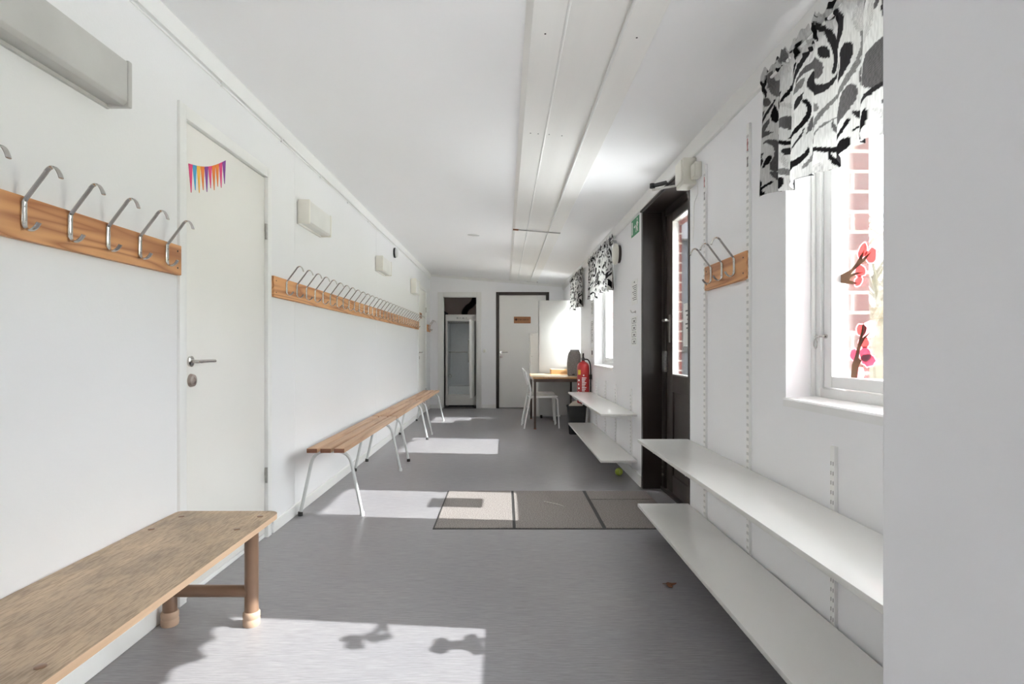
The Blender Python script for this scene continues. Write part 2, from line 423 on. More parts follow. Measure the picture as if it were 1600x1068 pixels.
def make_curtain():
    m = bpy.data.materials.new('patterned linen voile'); m.use_nodes = True
    N, L = m.node_tree.nodes, m.node_tree.links; N.remove(N['Principled BSDF'])
    at = N.new('ShaderNodeAttribute'); at.attribute_name = 'print'
    tc = N.new('ShaderNodeTexCoord')
    wv = N.new('ShaderNodeTexNoise'); wv.inputs['Scale'].default_value = 260; wv.inputs['Detail'].default_value = 1
    mp = N.new('ShaderNodeMapping'); mp.inputs['Scale'].default_value = (1, 1, .12); L.new(tc.outputs['Object'], mp.inputs[0]); L.new(mp.outputs[0], wv.inputs[0])
    rr = N.new('ShaderNodeMapRange'); rr.inputs[1].default_value = .35; rr.inputs[2].default_value = .65; rr.inputs[3].default_value = .86; rr.inputs[4].default_value = 1.05
    L.new(wv.outputs['Fac'], rr.inputs[0])
    mm = N.new('ShaderNodeMix'); mm.data_type = 'RGBA'; mm.blend_type = 'MULTIPLY'; mm.inputs['Factor'].default_value = 1
    L.new(at.outputs['Color'], mm.inputs['A']); L.new(rr.outputs[0], mm.inputs['B'])
    d = N.new('ShaderNodeBsdfDiffuse'); t = N.new('ShaderNodeBsdfTranslucent'); p = N.new('ShaderNodeBsdfTransparent')
    L.new(mm.outputs['Result'], d.inputs['Color']); L.new(mm.outputs['Result'], t.inputs['Color']); L.new(mm.outputs['Result'], p.inputs['Color'])
    a = N.new('ShaderNodeMixShader'); a.inputs[0].default_value = .17; L.new(d.outputs[0], a.inputs[1]); L.new(t.outputs[0], a.inputs[2])
    x = N.new('ShaderNodeMixShader'); x.inputs[0].default_value = .05; L.new(a.outputs[0], x.inputs[1]); L.new(p.outputs[0], x.inputs[2])
    L.new(x.outputs[0], N['Material Output'].inputs['Surface'])
    return m
M['curtain'] = make_curtain()

# ------------------------------------------------------------------ the setting
XL, XR, YB, YF = -1.395, 1.09, 10.63, -3.0
def cz(x): return 2.49-.0813*(x-XL)

structure(MB().box(-1.6, 1.30, YF, 11.7, -.12, 0).build('floor', M['floor'], smooth=0))
structure(MB().prism([(-1.6, YF, cz(-1.6)), (1.62, YF, cz(1.62)), (1.62, YF, cz(1.62)+.14), (-1.6, YF, cz(-1.6)+.14)], (0, 11.72-YF, 0)).build('ceiling', M['ceil'], smooth=0))

# left wall with two door openings
D1 = (2.47, 3.36, 2.12); D2 = (9.20, 10.09, 2.12)
b = MB()
for y0, y1 in ((YF, D1[0]), (D1[1], D2[0]), (D2[1], 11.7)): b.box(-1.52, XL, y0, y1, 0, cz(-1.45)-.0)
for d in (D1, D2): b.box(-1.52, XL, d[0], d[1], d[2], cz(-1.45))
b.box(-1.6, -1.52, YF, 11.7, 0, 2.5)
structure(b.build('wall_left', M['wall_l'], smooth=0))

# right wall with windows and the entrance opening
WZ0, WZ1 = .91, 2.15
W = [(1.02, 2.22), (5.77, 6.97), (8.25, 9.45)]
ED = (3.372, 4.557, 2.215)
b = MB()
ys = [YF]
ops = sorted([(w[0], w[1], WZ0, WZ1) for w in W]+[(ED[0], ED[1], 0, ED[2])])
y = YF
for y0, y1, z0, z1 in ops:
    b.box(XR, 1.30, y, y0, 0, 2.29)
    if z0 > 0: b.box(XR, 1.30, y0, y1, 0, z0)
    b.box(XR, 1.30, y0, y1, z1, 2.29); y = y1
b.box(XR, 1.30, y, 11.7, 0, 2.29)
structure(b.build('wall_right', M['wall'], smooth=0))
b = MB(); y = YF
for y0, y1, z0, z1 in ops:
    e0, e1 = y0+.02, y1-.02
    b.box(1.30, 1.40, y, e0, -.2, 2.24)
    if z0 > 0: b.box(1.30, 1.40, e0, e1, -.2, z0-.02)
    b.box(1.30, 1.40, e0, e1, min(z1-.05, 2.08), 2.24); y = e1
b.box(1.30, 1.40, y, 11.7, -.2, 2.24)
structure(b.build('wall_outside', M['brick'], smooth=0))

# back wall with closet opening and dark framed door
CO = (-1.153, -.523, 2.075); BD = (-.166, .82, 2.158)
b = MB()
b.box(XL, CO[0], YB, YB+.12, 0, 2.5).box(CO[1], BD[0], YB, YB+.12, 0, 2.43).box(BD[1], XR, YB, YB+.12, 0, 2.4)
b.box(CO[0], CO[1], YB, YB+.12, CO[2], 2.48).box(BD[0], BD[1], YB, YB+.12, BD[2], 2.40)
structure(b.build('wall_back', M['wall'], smooth=0))
b = MB().box(XL, -.3, 11.6, 11.7, 0, 2.5).box(-.42, -.3, YB+.12, 11.6, 0, 2.45).box(XL, -1.22, YB+.12, 11.6, 0, 2.47)
structure(b.build('wall_closet', M['closet'], smooth=0))
structure(MB().box(-.3, 1.40, 11.6, 11.7, 0, 2.4).build('wall_light_stop', M['wall'], smooth=0))  # unseen wall added to stop daylight leaking round the back door
# partition the photographer looks past
structure(MB().box(.474, XR, .15, .72, 0, 2.34, bev=.004).build('wall_front', M['wall'], smooth=0))

structure(MB().box(XL, -.45, YF-.1, YF, 0, 2.5).box(.15, XR, YF-.1, YF, 0, 2.4).box(-.45, .15, YF-.1, YF, 2.05, 2.43).box(-.45, .15, YF-.1, YF, 0, .9).build('wall_rear_fill', M['wall'], smooth=0))  # unseen end wall; its opening is added to let in fill light
# ceiling and floor trims
structure(MB().prism([(XL, YF, 2.407), (XL+.016, YF, 2.407), (XL+.020, YF, 2.415), (XL+.022, YF, cz(XL+.022)), (XL, YF, cz(XL))], (0, YB-YF, 0)).build('trim_1', M['trim'], smooth=0))
structure(MB().prism([(XR, YF, 2.200), (XR-.016, YF, 2.200), (XR-.02, YF, 2.21), (XR-.022, YF, cz(XR-.022)), (XR, YF, cz(XR))], (0, YB-YF, 0)).build('trim_2', M['trim'], smooth=0))
structure(MB().prism([(XL, YB, cz(XL)), (XR, YB, cz(XR)), (XR, YB, cz(XR)-.045), (XL, YB, cz(XL)-.045)], (0, -.018, 0)).build('trim_3', M['trim'], smooth=0))
b = MB()
for y0, y1 in ((YF, 2.41), (3.42, 9.13), (10.16, YB)): b.box(XL, XL+.014, y0, y1, 0, .072, bev=.003)
structure(b.build('baseboard_left', M['trim'], smooth=0))
b = MB()
for y0, y1 in ((.72, 3.37), (4.56, YB)): b.box(XR-.014, XR, y0, y1, 0, .09, bev=.003)
structure(b.build('baseboard_right', M['trim'], smooth=0))
structure(MB().box(XL+.014, -1.24, YB-.014, YB, 0, .07, bev=.003).box(-.43, BD[0], YB-.014, YB, 0, .07, bev=.003).build('baseboard_back', M['trim'], smooth=0))
# panel joint strips
b = MB()
for yy in (3.79, 6.2): b.box(XL, XL+.0012, yy, yy+.03, .072, 2.405)
structure(b.build('trim_5', M['wall_l'], smooth=0))

# boxed-in run along the ceiling
t4 = sroot('trim_4', (.33, 5, 2.33), 'white boxed boards running along the ceiling', 'ceiling boards')
y0c, y1c = YF, 10.45
def cpr(b, prof):   # profile of (x, drop below the ceiling)
    pts = [(x, y0c, cz(x)-d) for x, d in prof]; b.prism(pts, (0, y1c-y0c, 0))
b = MB(); cpr(b, [(.078, -.01), (.078, .002), (.104, .024), (.228, .024), (.228, -.01)]); b.build('board', M['board'], t4, smooth=0)
b = MB(); cpr(b, [(.228, -.01), (.228, .012), (.456, .012), (.456, -.01)]); b.build('board', M['board'], t4, smooth=0)
b = MB(); cpr(b, [(.456, -.01), (.456, .024), (.575, .024), (.585, .004), (.585, -.01)]); b.build('board', M['board'], t4, smooth=0)
for x in (.2305, .4535):
    b = MB(); b.tube([(x, y0c, cz(x)-.020), (x, y1c, cz(x)-.020)], .0075, seg=10); b.build('bead', M['trim'], t4)
def hole(px, py):
    z = 2.33
    for _ in range(4):
        Y = (z-CH)*F/(PY-py); X = (px-PX)*Y/F
        z = cz(X)-(.0125 if .228 < X < .456 else .0245)
    MB().lathe([(0, 0), (.004, 0), (.004, -.001), (0, -.001)], (X, Y, z+.0005), seg=10).build('screw_hole', M['rubber'], t4)
for p in ((852, 53), (995, 59), (829, 208), (841, 209), (858, 210), (878, 212)): hole(*p)
# strip across the boards
b = MB(); b.prism([(.083, 5.93, cz(.083)-.026), (.575, 5.93, cz(.575)-.026), (.575, 5.93, cz(.575)-.032), (.083, 5.93, cz(.083)-.032)], (0, .03, 0))
st = tag(b.build('cover_strip', M['alum'], smooth=0), 'narrow grey metal strip across the white ceiling boards', 'strip')
b = MB(); b.prism([(.083, 5.925, cz(.083)-.025), (.14, 5.925, cz(.14)-.025), (.14, 5.925, cz(.14)-.034), (.083, 5.925, cz(.083)-.034)], (0, .036, 0)); b.build('stained_end', M['rust'], st, smooth=0)
# gap at the far end of the run
structure(MB().prism([(.40, 10.45, cz(.4)-.003), (.60, 10.45, cz(.60)-.003), (.60, 10.45, cz(.6)-.008), (.40, 10.45, cz(.4)-.008)], (0, .05, 0)).build('trim_6', M['dark2'], smooth=0))
# cable under the left trim
b = MB(); pts = [(XL+.004, y, 2.396+.004*math.sin(y*1.7)) for y in np.linspace(.4, 10.5, 60)]
b.tube(pts, .004, seg=6); cab = tag(b.build('cable', M['steelw']), 'thin white cable clipped under the left ceiling trim', 'cable')
for i in range(7):
    MB().box(XL, XL+.012, 1.3+i*.75, 1.312+i*.75, 2.386, 2.407, bev=.002).build('cable_clip', M['trim'], cab)
# flat cover plate on the ceiling
def ceil_pt(px, py):
    z = 2.42
    for _ in range(5):
        Y = (z-CH)*F/(PY-py); X = (px-PX)*Y/F; z = cz(X)
    return Vector((X, Y, z))
p = ceil_pt(740, 367)
o = MB().lathe([(0, 0), (.062, 0), (.07, .004), (.07, .008), (0, .008)], (0, 0, 0), seg=28).build('cover_plate', M['deviceface'])
o.location = p+Vector((0, 0, -.006)); o.rotation_euler = (0, math.atan(.0813), 0); o.scale = (1, .55, 1)
tag(o, 'small flat oval cover plate alone on the white ceiling left of the boards', 'cover plate')

# ------------------------------------------------------------------ windows
def window(n, w, latch=True):
    y0, y1 = w
    r = sroot('window_%d' % n, (1.22, (y0+y1)/2, WZ0), ['white framed window nearest the camera with paper blossoms on its glass', 'white framed middle window beyond the entrance door', 'white framed farthest window beside the tall white cabinet', 'white framed window behind the camera'][n-1], 'window')
    b = MB(); t = .040
    for a in ((y0, y0+t), (y1-t, y1)): b.box(1.200, 1.298, a[0], a[1], WZ0, WZ1, bev=.003)
    b.box(1.20, 1.298, y0+t, y1-t, WZ0, WZ0+.042, bev=.003).box(1.20, 1.298, y0+t, y1-t, WZ1-.04, WZ1, bev=.003)
    fr = b.build('window_frame', M['frame'], r)
    b = MB()
    for a in ((y0, y0+.012), (y1-.012, y1)): b.box(1.186, 1.20, a[0], a[1], WZ0+.005, WZ1, bev=.002)
    b.build('stop_bead', M['frame'], fr)
    c0, c1, z0, z1 = y0+t+.004, y1-t-.004, WZ0+.046, WZ1-.044; s = .052
    b = MB()
    for a in ((c0, c0+s), (c1-s, c1)): b.box(1.212, 1.268, a[0], a[1], z0, z1, bev=.004)
    b.box(1.212, 1.268, c0+s, c1-s, z0, z0+.042, bev=.004).box(1.212, 1.268, c0+s, c1-s, z1-s, z1, bev=.004)
    ca = b.build('casement', M['frame'], r)
    MB().box(1.250, 1.254, c0+s-.006, c1-s+.006, z0+.036, z1-s+.006).build('pane', M['glass'], ca, smooth=0)
    MB().box(1.062, 1.20, y0-.03, y1+.03, WZ0-.022, WZ0, bev=.006).build('window_sill', M['frame'], r) if n > 9 else \
        MB().prism([(XR-.012, y0, WZ0-.03), (XR-.012, y0, WZ0-.004), (XR-.006, y0, WZ0+.002), (1.20, y0, WZ0+.008), (1.20, y0, WZ0-.03)], (0, y1-y0, 0)).build('window_sill', M['frame'], r)
    MB().prism([(1.298, y0+.02, WZ0-.0), (1.43, y0+.02, WZ0-.03), (1.43, y0+.02, WZ0-.036), (1.298, y0+.02, WZ0-.012)], (0, y1-y0-.04, 0)).build('outer_sill', M['steel'], r)
    if latch:
        yl = y1-.052; zl = 1.148
        b = MB().tube([(1.212, yl-.012, zl), (1.195, yl-.012, zl), (1.19, yl-.005, zl), (1.192, yl+.03, zl)], .0035, seg=8)
        b.lathe([(0, 0), (.008, 0), (.008, -.006), (0, -.006)], (1.212, yl-.012, zl), 'x', seg=12)
        b.lathe([(0, 0), (.007, 0), (.007, -.006), (0, -.006)], (1.20, yl+.03, zl), 'x', seg=12)
        ring = [(1.191, yl+.026+.012*math.sin(a), zl-.028+.018*math.cos(a)) for a in np.linspace(0, 2*math.pi, 18)[:-1]]
        b.tube(ring, .0022, seg=6, closed=True)
        b.build('hasp', M['chrome'], r)
    return r
for i, w in enumerate(W): window(i+1, w, i == 0)

# ------------------------------------------------------------------ curtains
def swirl_field(w, h, res=.0025, seed=3):
    """printed motif: tapered commas, curls and leaves on a light ground"""
    rng = np.random.RandomState(seed)
    nx, ny = int(w/res)+1, int(h/res)+1
    img = np.ones((ny, nx, 3))*np.array([.60, .597, .588])
    yy, xx = np.mgrid[0:ny, 0:nx]*res
    hatch = .5+.5*np.sin(xx*900)*np.sin(yy*900)
    occ = np.zeros((ny, nx), bool)
    cols = [np.array([.012, .011, .012]), np.array([.03, .028, .03]), np.array([.10, .096, .098]), np.array([.17, .165, .165]), np.array([.46, .45, .445])]
    def stroke(x, y, a, L, w0, k0, k1, prof, c, hat):
        n = int(L/res)+2; pts = []
        for i in range(n):
            t = i/n
            pts.append((x, y, w0*prof(t)))
            a_ = a+L*(k0*t+.5*(k1-k0)*t*t)
            x += math.cos(a_)*L/n; y += math.sin(a_)*L/n
        mask = np.zeros((ny, nx), bool)
        for (px, py, r) in pts:
            if r <= 0: continue
            i0, i1 = int((px-r)/res), int((px+r)/res)+2; j0, j1 = int((py-r)/res), int((py+r)/res)+2
            i0, j0 = max(i0, 0), max(j0, 0); i1, j1 = min(i1, nx), min(j1, ny)
            if i1 <= i0 or j1 <= j0: continue
            mask[j0:j1, i0:i1] |= (xx[j0:j1, i0:i1]-px)**2+(yy[j0:j1, i0:i1]-py)**2 < r*r
        return mask
    drop = lambda t: math.sin(math.pi*min(1, t*.97+.03))**.7*(1-t)**.55+.04
    comma = lambda t: (1-t)**.8*(.35+.65*min(1, t*9))+.03
    tend = lambda t: .55+.45*math.sin(math.pi*t)
    leaf = lambda t: math.sin(math.pi*t)**.9+.03
    tries = 0; placed = 0
    while tries < 4200 and placed < 420:
        tries += 1
        kind = rng.rand(); x, y, a = rng.rand()*w, rng.rand()*h, rng.rand()*6.28
        sg = 1 if rng.rand() < .5 else -1
        if tries < 700:
            if kind < .45: par = (rng.uniform(.10, .17), rng.uniform(.020, .032), sg*rng.uniform(4, 10), sg*rng.uniform(22, 34), comma)
            else: par = (rng.uniform(.14, .26), rng.uniform(.007, .011), sg*rng.uniform(2, 6), -sg*rng.uniform(10, 26), tend)
        else:
            if kind < .5: par = (rng.uniform(.035, .07), rng.uniform(.012, .019), sg*5, sg*10, drop)
            elif kind < .8: par = (rng.uniform(.05, .09), rng.uniform(.009, .014), sg*4, sg*8, leaf)
            else: par = (rng.uniform(.06, .13), rng.uniform(.003, .0045), sg*5, sg*30, tend)
        L, w0, k0, k1, pr = par
        c = rng.choice(5, p=[.30, .24, .22, .14, .10]); hat = c >= 2
        m = stroke(x, y, a, L, w0, k0, k1, pr, c, hat)
        area = m.sum()
        if area < 20: continue
        # keep a light gap around what is there already
        d = occ.copy()
        for s in (1, -1):
            d |= np.roll(occ, s, 0) | np.roll(occ, s, 1)
        if (d & m).sum() > area*.06: continue
        if occ.mean() > .52: break
        col = cols[c][None, :]*np.ones((area, 3))
        if hat: col = col*(.75+.6*hatch[m][:, None])
        img[m] = col; occ |= m; placed += 1
    return img

CW, CHH = 1.52, .515          # finished width and drop
def curtain_mesh():
    res = .0035
    fab_w, fab_h = 2.1, .60
    img = swirl_field(fab_w, fab_h)
    nu, nv = int(CW/res), int(CHH/res)
    u = np.linspace(0, 1, nu); v = np.linspace(0, 1, nv)      # v: 0 top
    U, V = np.meshgrid(u, v)
    rng = np.random.RandomState(5)
    ph = np.cumsum(rng.uniform(.7, 1.4, 60)); ph = ph/ph[-1]
    base = np.interp(U, ph, np.arange(60)*2*np.pi*.20)         # about 18 uneven folds
    hdr = .19                                                 # gathered heading
    below = np.clip((V-hdr)/(1-hdr), 0, 1)
    amp = np.where(V < hdr, .009, .008+.014*below**.8)
    X = amp*np.sin(base)+.006*np.sin(base*.37+1.3)*below
    ruff = (np.exp(-((V-.07)/.05)**2)*.015*np.sin(base*3.1+2*np.sin(base*.7))+np.exp(-((V-.15)/.03)**2)*.009*np.sin(base*4.7+1)-np.exp(-((V-.105)/.015)**2)*.006)
    X = X+ruff-.012*np.exp(-((V-hdr)/.025)**2)*0
    X = X-.030*below*.35*0
    Y = (U-.5)*CW+.010*np.cos(base)*(below*.8+.15)
    hem = .012*np.sin(U*9+1)+.020*np.sin(base*.5+.4)*.5
    Z = -V*CHH - hem*below
    Z += np.where(V < hdr, (.010*np.sin(base*1.7+1)+.007*np.sin(base*4.3))*(1-V/hdr), 0)
    verts = np.stack([X, Y, Z], -1).reshape(-1, 3)
    me = bpy.data.meshes.new('curtain_cloth')
    i = np.arange(nu*nv).reshape(nv, nu)
    faces = np.stack([i[:-1, :-1], i[:-1, 1:], i[1:, 1:], i[1:, :-1]], -1).reshape(-1, 4)
    me.from_pydata(verts.tolist(), [], faces.tolist())
    ih, iw, _ = img.shape
    dX = np.diff(X, axis=1, prepend=X[:, :1]); dY = np.diff(Y, axis=1, prepend=Y[:, :1])
    arcl = np.cumsum(np.sqrt(dX**2+dY**2), axis=1)
    arcl = arcl.mean(0)[None, :]*np.ones_like(arcl)
    ci = np.clip(arcl/1.45/.0025, 0, iw-1).astype(int); ri = np.clip(V*.475/.0025, 0, ih-1).astype(int)
    col = img[ri, ci].reshape(-1, 3)
    rgba = np.concatenate([col, np.ones((len(col), 1))], 1).astype(np.float32)
    at = me.color_attributes.new('print', 'FLOAT_COLOR', 'POINT'); at.data.foreach_set('color', rgba.ravel())
    me.polygons.foreach_set('use_smooth', np.ones(len(me.polygons), bool))
    me.materials.append(M['curtain'])
    return me
cme = curtain_mesh()
cl = ['black and white swirl patterned valance over the near window at right edge',
      'black and white patterned valance beside the round wall vent',
      'black and white patterned valance farthest away, above the grey canister']
for i, (yc, sc) in enumerate(((1.535, 1), (6.33, .985), (8.42, .82))):
    r = thing('curtain_valance', (1.045, yc, 2.215), cl[i], 'curtain', 'patterned valances over the windows')
    c = link(bpy.data.objects.new('cloth', cme)); c.parent = r; c.scale = (1, sc, 1)
    b = MB().tube([(1.045, yc-.78*sc, 2.165), (1.045, yc+.765*sc, 2.165)], .006, seg=8)
    for s in (-.775*sc, .76*sc): b.tube([(1.045, yc+s, 2.165), (XR, yc+s, 2.165)], .004, seg=6)
    b.build('curtain_rod', M['steelw'], r)
W_LAMP = 0

# ------------------------------------------------------------------ entrance door
r = sroot('door_1', (1.2, 3.96, 0), 'dark brown glazed entrance door in a deep dark lining', 'door')
b = MB().box(XR-.004, 1.30, 4.512, ED[1], 0, ED[2]).box(XR-.004, 1.30, ED[0], 3.40, 0, ED[2]).box(XR-.004, 1.30, 3.40, 4.512, 2.175, ED[2])
b.box(XR-.012, XR+.02, ED[0]-.012, ED[1]+.012, 2.188, 2.272)
b.build('lining', M['dark'], r, smooth=0)
b = MB().box(1.235, 1.30, 4.41, 4.512, 0, 2.175, bev=.004).box(1.235, 1.30, 3.40, 3.43, 0, 2.175, bev=.004).box(1.235, 1.30, 3.43, 4.41, 2.12, 2.175, bev=.004)
b.box(1.225, 1.30, 3.40, 4.512, 0, .025, bev=.003)
b.build('door_frame', M['dark'], r)
leaf = MB().box(1.245, 1.290, 4.255, 4.40, .03, 2.115, bev=.004).box(1.245, 1.290, 3.435, 3.53, .03, 2.115, bev=.004)
leaf.box(1.245, 1.290, 3.53, 4.255, 2.055, 2.115, bev=.003).box(1.245, 1.290, 3.53, 4.255, .78, .905, bev=.003).box(1.245, 1.290, 3.53, 4.255, .03, .16, bev=.003)
leaf.box(1.258, 1.28, 3.525, 4.26, .15, .79)
lf = leaf.build('door_leaf', M['dark2'], r)
b = MB()
for a in ((4.243, 4.256), (3.529, 3.542)): b.box(1.243, 1.283, a[0], a[1], .905, 2.055)
b.box(1.243, 1.283, 3.542, 4.243, .905, .915).box(1.243, 1.283, 3.542, 4.243, 2.045, 2.055)
b.build('glazing_bead', M['steel'], lf, smooth=0)
MB().box(1.266, 1.270, 3.535, 4.25, .908, 2.052).build('pane', M['glass'], lf, smooth=0)
b = MB().box(1.238, 1.247, 4.305, 4.335, 1.15, 1.36, bev=.003)
b.tube(bend([(1.24, 4.32, 1.315), (1.19, 4.32, 1.315), (1.19, 4.225, 1.315)], .012), .009, seg=10)
b.build('door_handle', M['steel'], lf)
MB().box(1.222, 1.246, 4.375, 4.455, .925, 1.085, bev=.004).build('lock_case', M['galv'], r)
b = MB()
for z in (.12, .18): b.lathe([(0, 0), (.01, 0), (.01, -.008), (0, -.008)], (1.235, 4.47, z), 'x', 12)
b.build('bolt', M['steel'], r)
# door closer
cl_ = MB().box(1.185, 1.245, 3.50, 3.74, 2.108, 2.165, bev=.006).build('door_closer', M['black'], r)
b = MB()
b.ribbon(bend([(1.20, 3.64, 2.20), (1.0, 3.88, 2.205)], .01), .014, .006, axis=(0, 0, 1))
b.lathe([(0, 0), (.018, 0), (.018, .03), (0, .03)], (1.0, 3.88, 2.19), 'z', 14)
b.build('closer_arm', M['black'], cl_)
MB().ribbon([(1.0, 3.88, 2.178), (1.215, 3.60, 2.150)], .008, .003, axis=(0, 0, 1)).build('closer_rod', M['steel'], cl_)
# paper notice taped on the glass
o = MB().box(1.262, 1.2635, 3.81, 4.05, 1.12, 1.42).build('door_notice', M['paper'], smooth=0)
tag(o, 'white paper notice taped on the entrance door glass', 'notice')
b = MB()
for i in range(5): b.box(1.2615, 1.262, 3.84, 4.0-.02*(i % 3), 1.36-.03*i, 1.37-.03*i)
b.build('printed_lines', M['print'], o, smooth=0)

# ------------------------------------------------------------------ interior doors
def lever(b, x, y, z, sx, dy, plate=.024):
    b.lathe([(0, 0), (plate, 0), (plate, sx*.008), (plate*.6, sx*.012), (0, sx*.012)], (x, y, z), 'x', 20)
    b.tube(bend([(x, y, z), (x+sx*.048, y, z), (x+sx*.05, y+dy*.02, z), (x+sx*.05, y+dy*.12, z)], .012), .008, seg=10)
def side_door(n, d, label):
    y0, y1, z1 = d
    r = sroot('door_%d' % n, (XL, (y0+y1)/2, 0), label, 'door')
    b = MB()
    for a in ((y0-.035, y0+.018), (y1-.018, y1+.035)): b.box(XL-.06, XL+.012, a[0], a[1], 0, z1+.04, bev=.003)
    b.box(XL-.06, XL+.0115, y0+.018, y1-.018, z1-.018, z1+.039, bev=.003)
    b.build('casing', M['trim'], r)
    MB().box(XL-.06, XL-.008, y0+.018, y1-.018, 0, .022, bev=.003).build('threshold', M['trim'], r)
    lf = MB().box(XL-.05, XL-.006, y0+.022, y1-.024, .028, z1-.024, bev=.002).build('door_leaf', M['doorw'], r)
    b = MB(); lever(b, XL-.006, y0+.075, 1.045, 1, 1); b.build('door_handle', M['chrome'], lf)
    b = MB(); b.lathe([(0, 0), (.030, 0), (.026, .014), (.014, .016), (.013, .012), (0, .012)], (XL-.006, y0+.082, .960), 'x', 22)
    b.build('door_lock', M['pewter'], lf)
    for z in (.32, 1.74):
        b = MB().lathe([(0, 0), (.007, 0), (.007, .09), (0, .09)], (XL+.004, y1-.021, z), 'z', 12).box(XL-.004, XL+.002, y1-.03, y1-.012, z+.045, z+.09)
        b.build('hinge', M['steel'], r)
    return r, lf
d_, lf1 = side_door(2, D1, 'white flush door in the left wall with a colourful bunting on it')
d_, lf2 = side_door(3, D2, 'far white door in the left wall beyond the long coat rack')
o = MB().box(XL-.006, XL-.001, 9.38, 9.62, 1.61, 1.70, bev=.001).build('door_sign', M['sign'], smooth=0)
tag(o, 'small brown wooden sign on the far white left door', 'sign')
b = MB()
for i in range(4): b.box(XL-.001, XL-.0005, 9.41+i*.045, 9.44+i*.045, 1.63, 1.68)
b.build('burnt_marks', M['ink'], o, smooth=0)

# dark framed door in the back wall
r = sroot('door_4', ((BD[0]+BD[1])/2, YB, 0), 'pale grey back door in a dark brown frame', 'door')
b = MB().box(BD[0], BD[0]+.055, YB-.012, YB+.12, 0, BD[2], bev=.003).box(BD[1]-.055, BD[1], YB-.012, YB+.12, 0, BD[2], bev=.003)
b.box(BD[0]+.055, BD[1]-.055, YB-.012, YB+.12, BD[2]-.055, BD[2], bev=.003)
b.build('door_frame', M['dark2'], r)
lf = MB().box(BD[0]+.058, BD[1]-.058, YB+.004, YB+.048, .012, BD[2]-.058, bev=.002).build('door_leaf', M['doorb'], r)
b = MB(); hx, hz = -.07, 1.04
b.lathe([(0, 0), (.022, 0), (.022, -.008), (0, -.008)], (hx, YB+.004, hz), 'y', 18)
b.tube(bend([(hx, YB+.004, hz), (hx, YB-.045, hz), (hx+.12, YB-.045, hz)], .012), .009, seg=10)
b.build('door_handle', M['chrome'], lf)
MB().lathe([(0, 0), (.026, 0), (.022, -.012), (0, -.012)], (hx, YB+.004, hz-.085), 'y', 18).build('door_lock', M['pewter'], lf)
o = MB().box(.166, .478, YB-.012, YB+.003, 1.578, 1.70, bev=.003).build('wooden_sign', M['sign'])
tag(o, 'brown wooden sign with faint lettering on the dark framed door', 'sign')
b = MB()
xs = .20
b.lathe([(.022, 0), (.022, -.001), (.016, -.001), (.016, 0), (.022, 0)], (.208, YB-.012, 1.645), 'y', 14)
for i, wv in enumerate((.012, .018, .01, .016, .02, .012, .015, .01)):
    b.box(.250+i*.026, .250+i*.026+wv, YB-.0128, YB-.012, 1.632, 1.650); b.box(.255+i*.026, .258+i*.026, YB-.0128, YB-.012, 1.61, 1.656)
b.build('burnt_lettering', M['ink'], o, smooth=0)
# light switch
r = thing('light_switch', (-.38, YB, 1.065), 'small round white switch between closet and dark framed door', 'switch')
MB().lathe([(0, 0), (.038, 0), (.038, -.008), (.034, -.012), (0, -.012)], (-.38, YB, 1.065), 'y', 24).build('switch_plate', M['steelw'], r)
MB().box(-.392, -.368, YB-.018, YB-.011, 1.045, 1.085, bev=.003).build('rocker', M['cream'], r)

# ------------------------------------------------------------------ closet and drying cabinet
r = sroot('trim_7', ((CO[0]+CO[1])/2, YB, 0), 'white casing around the closet opening', 'casing')
b = MB().box(CO[0]-.095, CO[0], YB-.016, YB, 0, CO[2]+.08, bev=.003).box(CO[1], CO[1]+.085, YB-.016, YB, 0, CO[2]+.08, bev=.003)
b.box(CO[0], CO[1], YB-.0155, YB, CO[2], CO[2]+.079, bev=.003)
b.build('casing', M['trim'], r)
b = MB().box(CO[0]-.004, CO[0]+.012, YB, YB+.12, 0, CO[2]).box(CO[1]-.012, CO[1]+.004, YB, YB+.12, 0, CO[2]).box(CO[0]+.012, CO[1]-.012, YB, YB+.12, CO[2]-.01, CO[2])
b.build('jamb_lining', M['trim'], r, smooth=0)
MB().box(CO[0]+.012, CO[1]-.012, YB+.0, YB+.12, 0, .012).build('threshold', M['dark2'], r, smooth=0)
cx0, cx1, cy0, cy1, cz0, cz1 = -1.128, -.545, 10.86, 11.46, .035, 1.755
r = thing('drying_cabinet', ((cx0+cx1)/2, (cy0+cy1)/2, 0), 'white open drying cabinet standing in the closet recess', 'cabinet')
b = MB().box(cx0, cx0+.035, cy0, cy1, cz0, cz1, bev=.004).box(cx1-.035, cx1, cy0, cy1, cz0, cz1, bev=.004)
b.box(cx0+.03, cx1-.03, cy0, cy1, cz1-.125, cz1, bev=.004).box(cx0+.03, cx1-.03, cy0, cy1, cz0, .225, bev=.004)
b.box(cx0+.03, cx1-.03, cy1-.02, cy1, cz0, cz1)
b.build('cabinet_body', M['applw'], r)
MB().box(cx0+.035, cx1-.035, cy1-.03, cy1-.02, .226, cz1-.126).box(cx0+.035, cx0+.038, cy0+.02, cy1-.03, .226, cz1-.126).box(cx1-.038, cx1-.035, cy0+.02, cy1-.03, .226, cz1-.126)\
    .box(cx0+.038, cx1-.038, cy0+.25, cy1-.03, .226, .38).build('liner', M['grey'], r, smooth=0)
MB().box(cx0+.05, cx1-.05, cy0+.05, cy1-.05, 0, .036).build('plinth', M['black'], r, smooth=0)
for i, x in enumerate((-.90, -.85, -.79, -.73)): MB().lathe([(0, 0), (.014 if i % 2 else .02, 0), (.012, -.012), (0, -.012)], (x, cy0, 1.69), 'y', 14).build('control_knob', M['deviceface'], r)
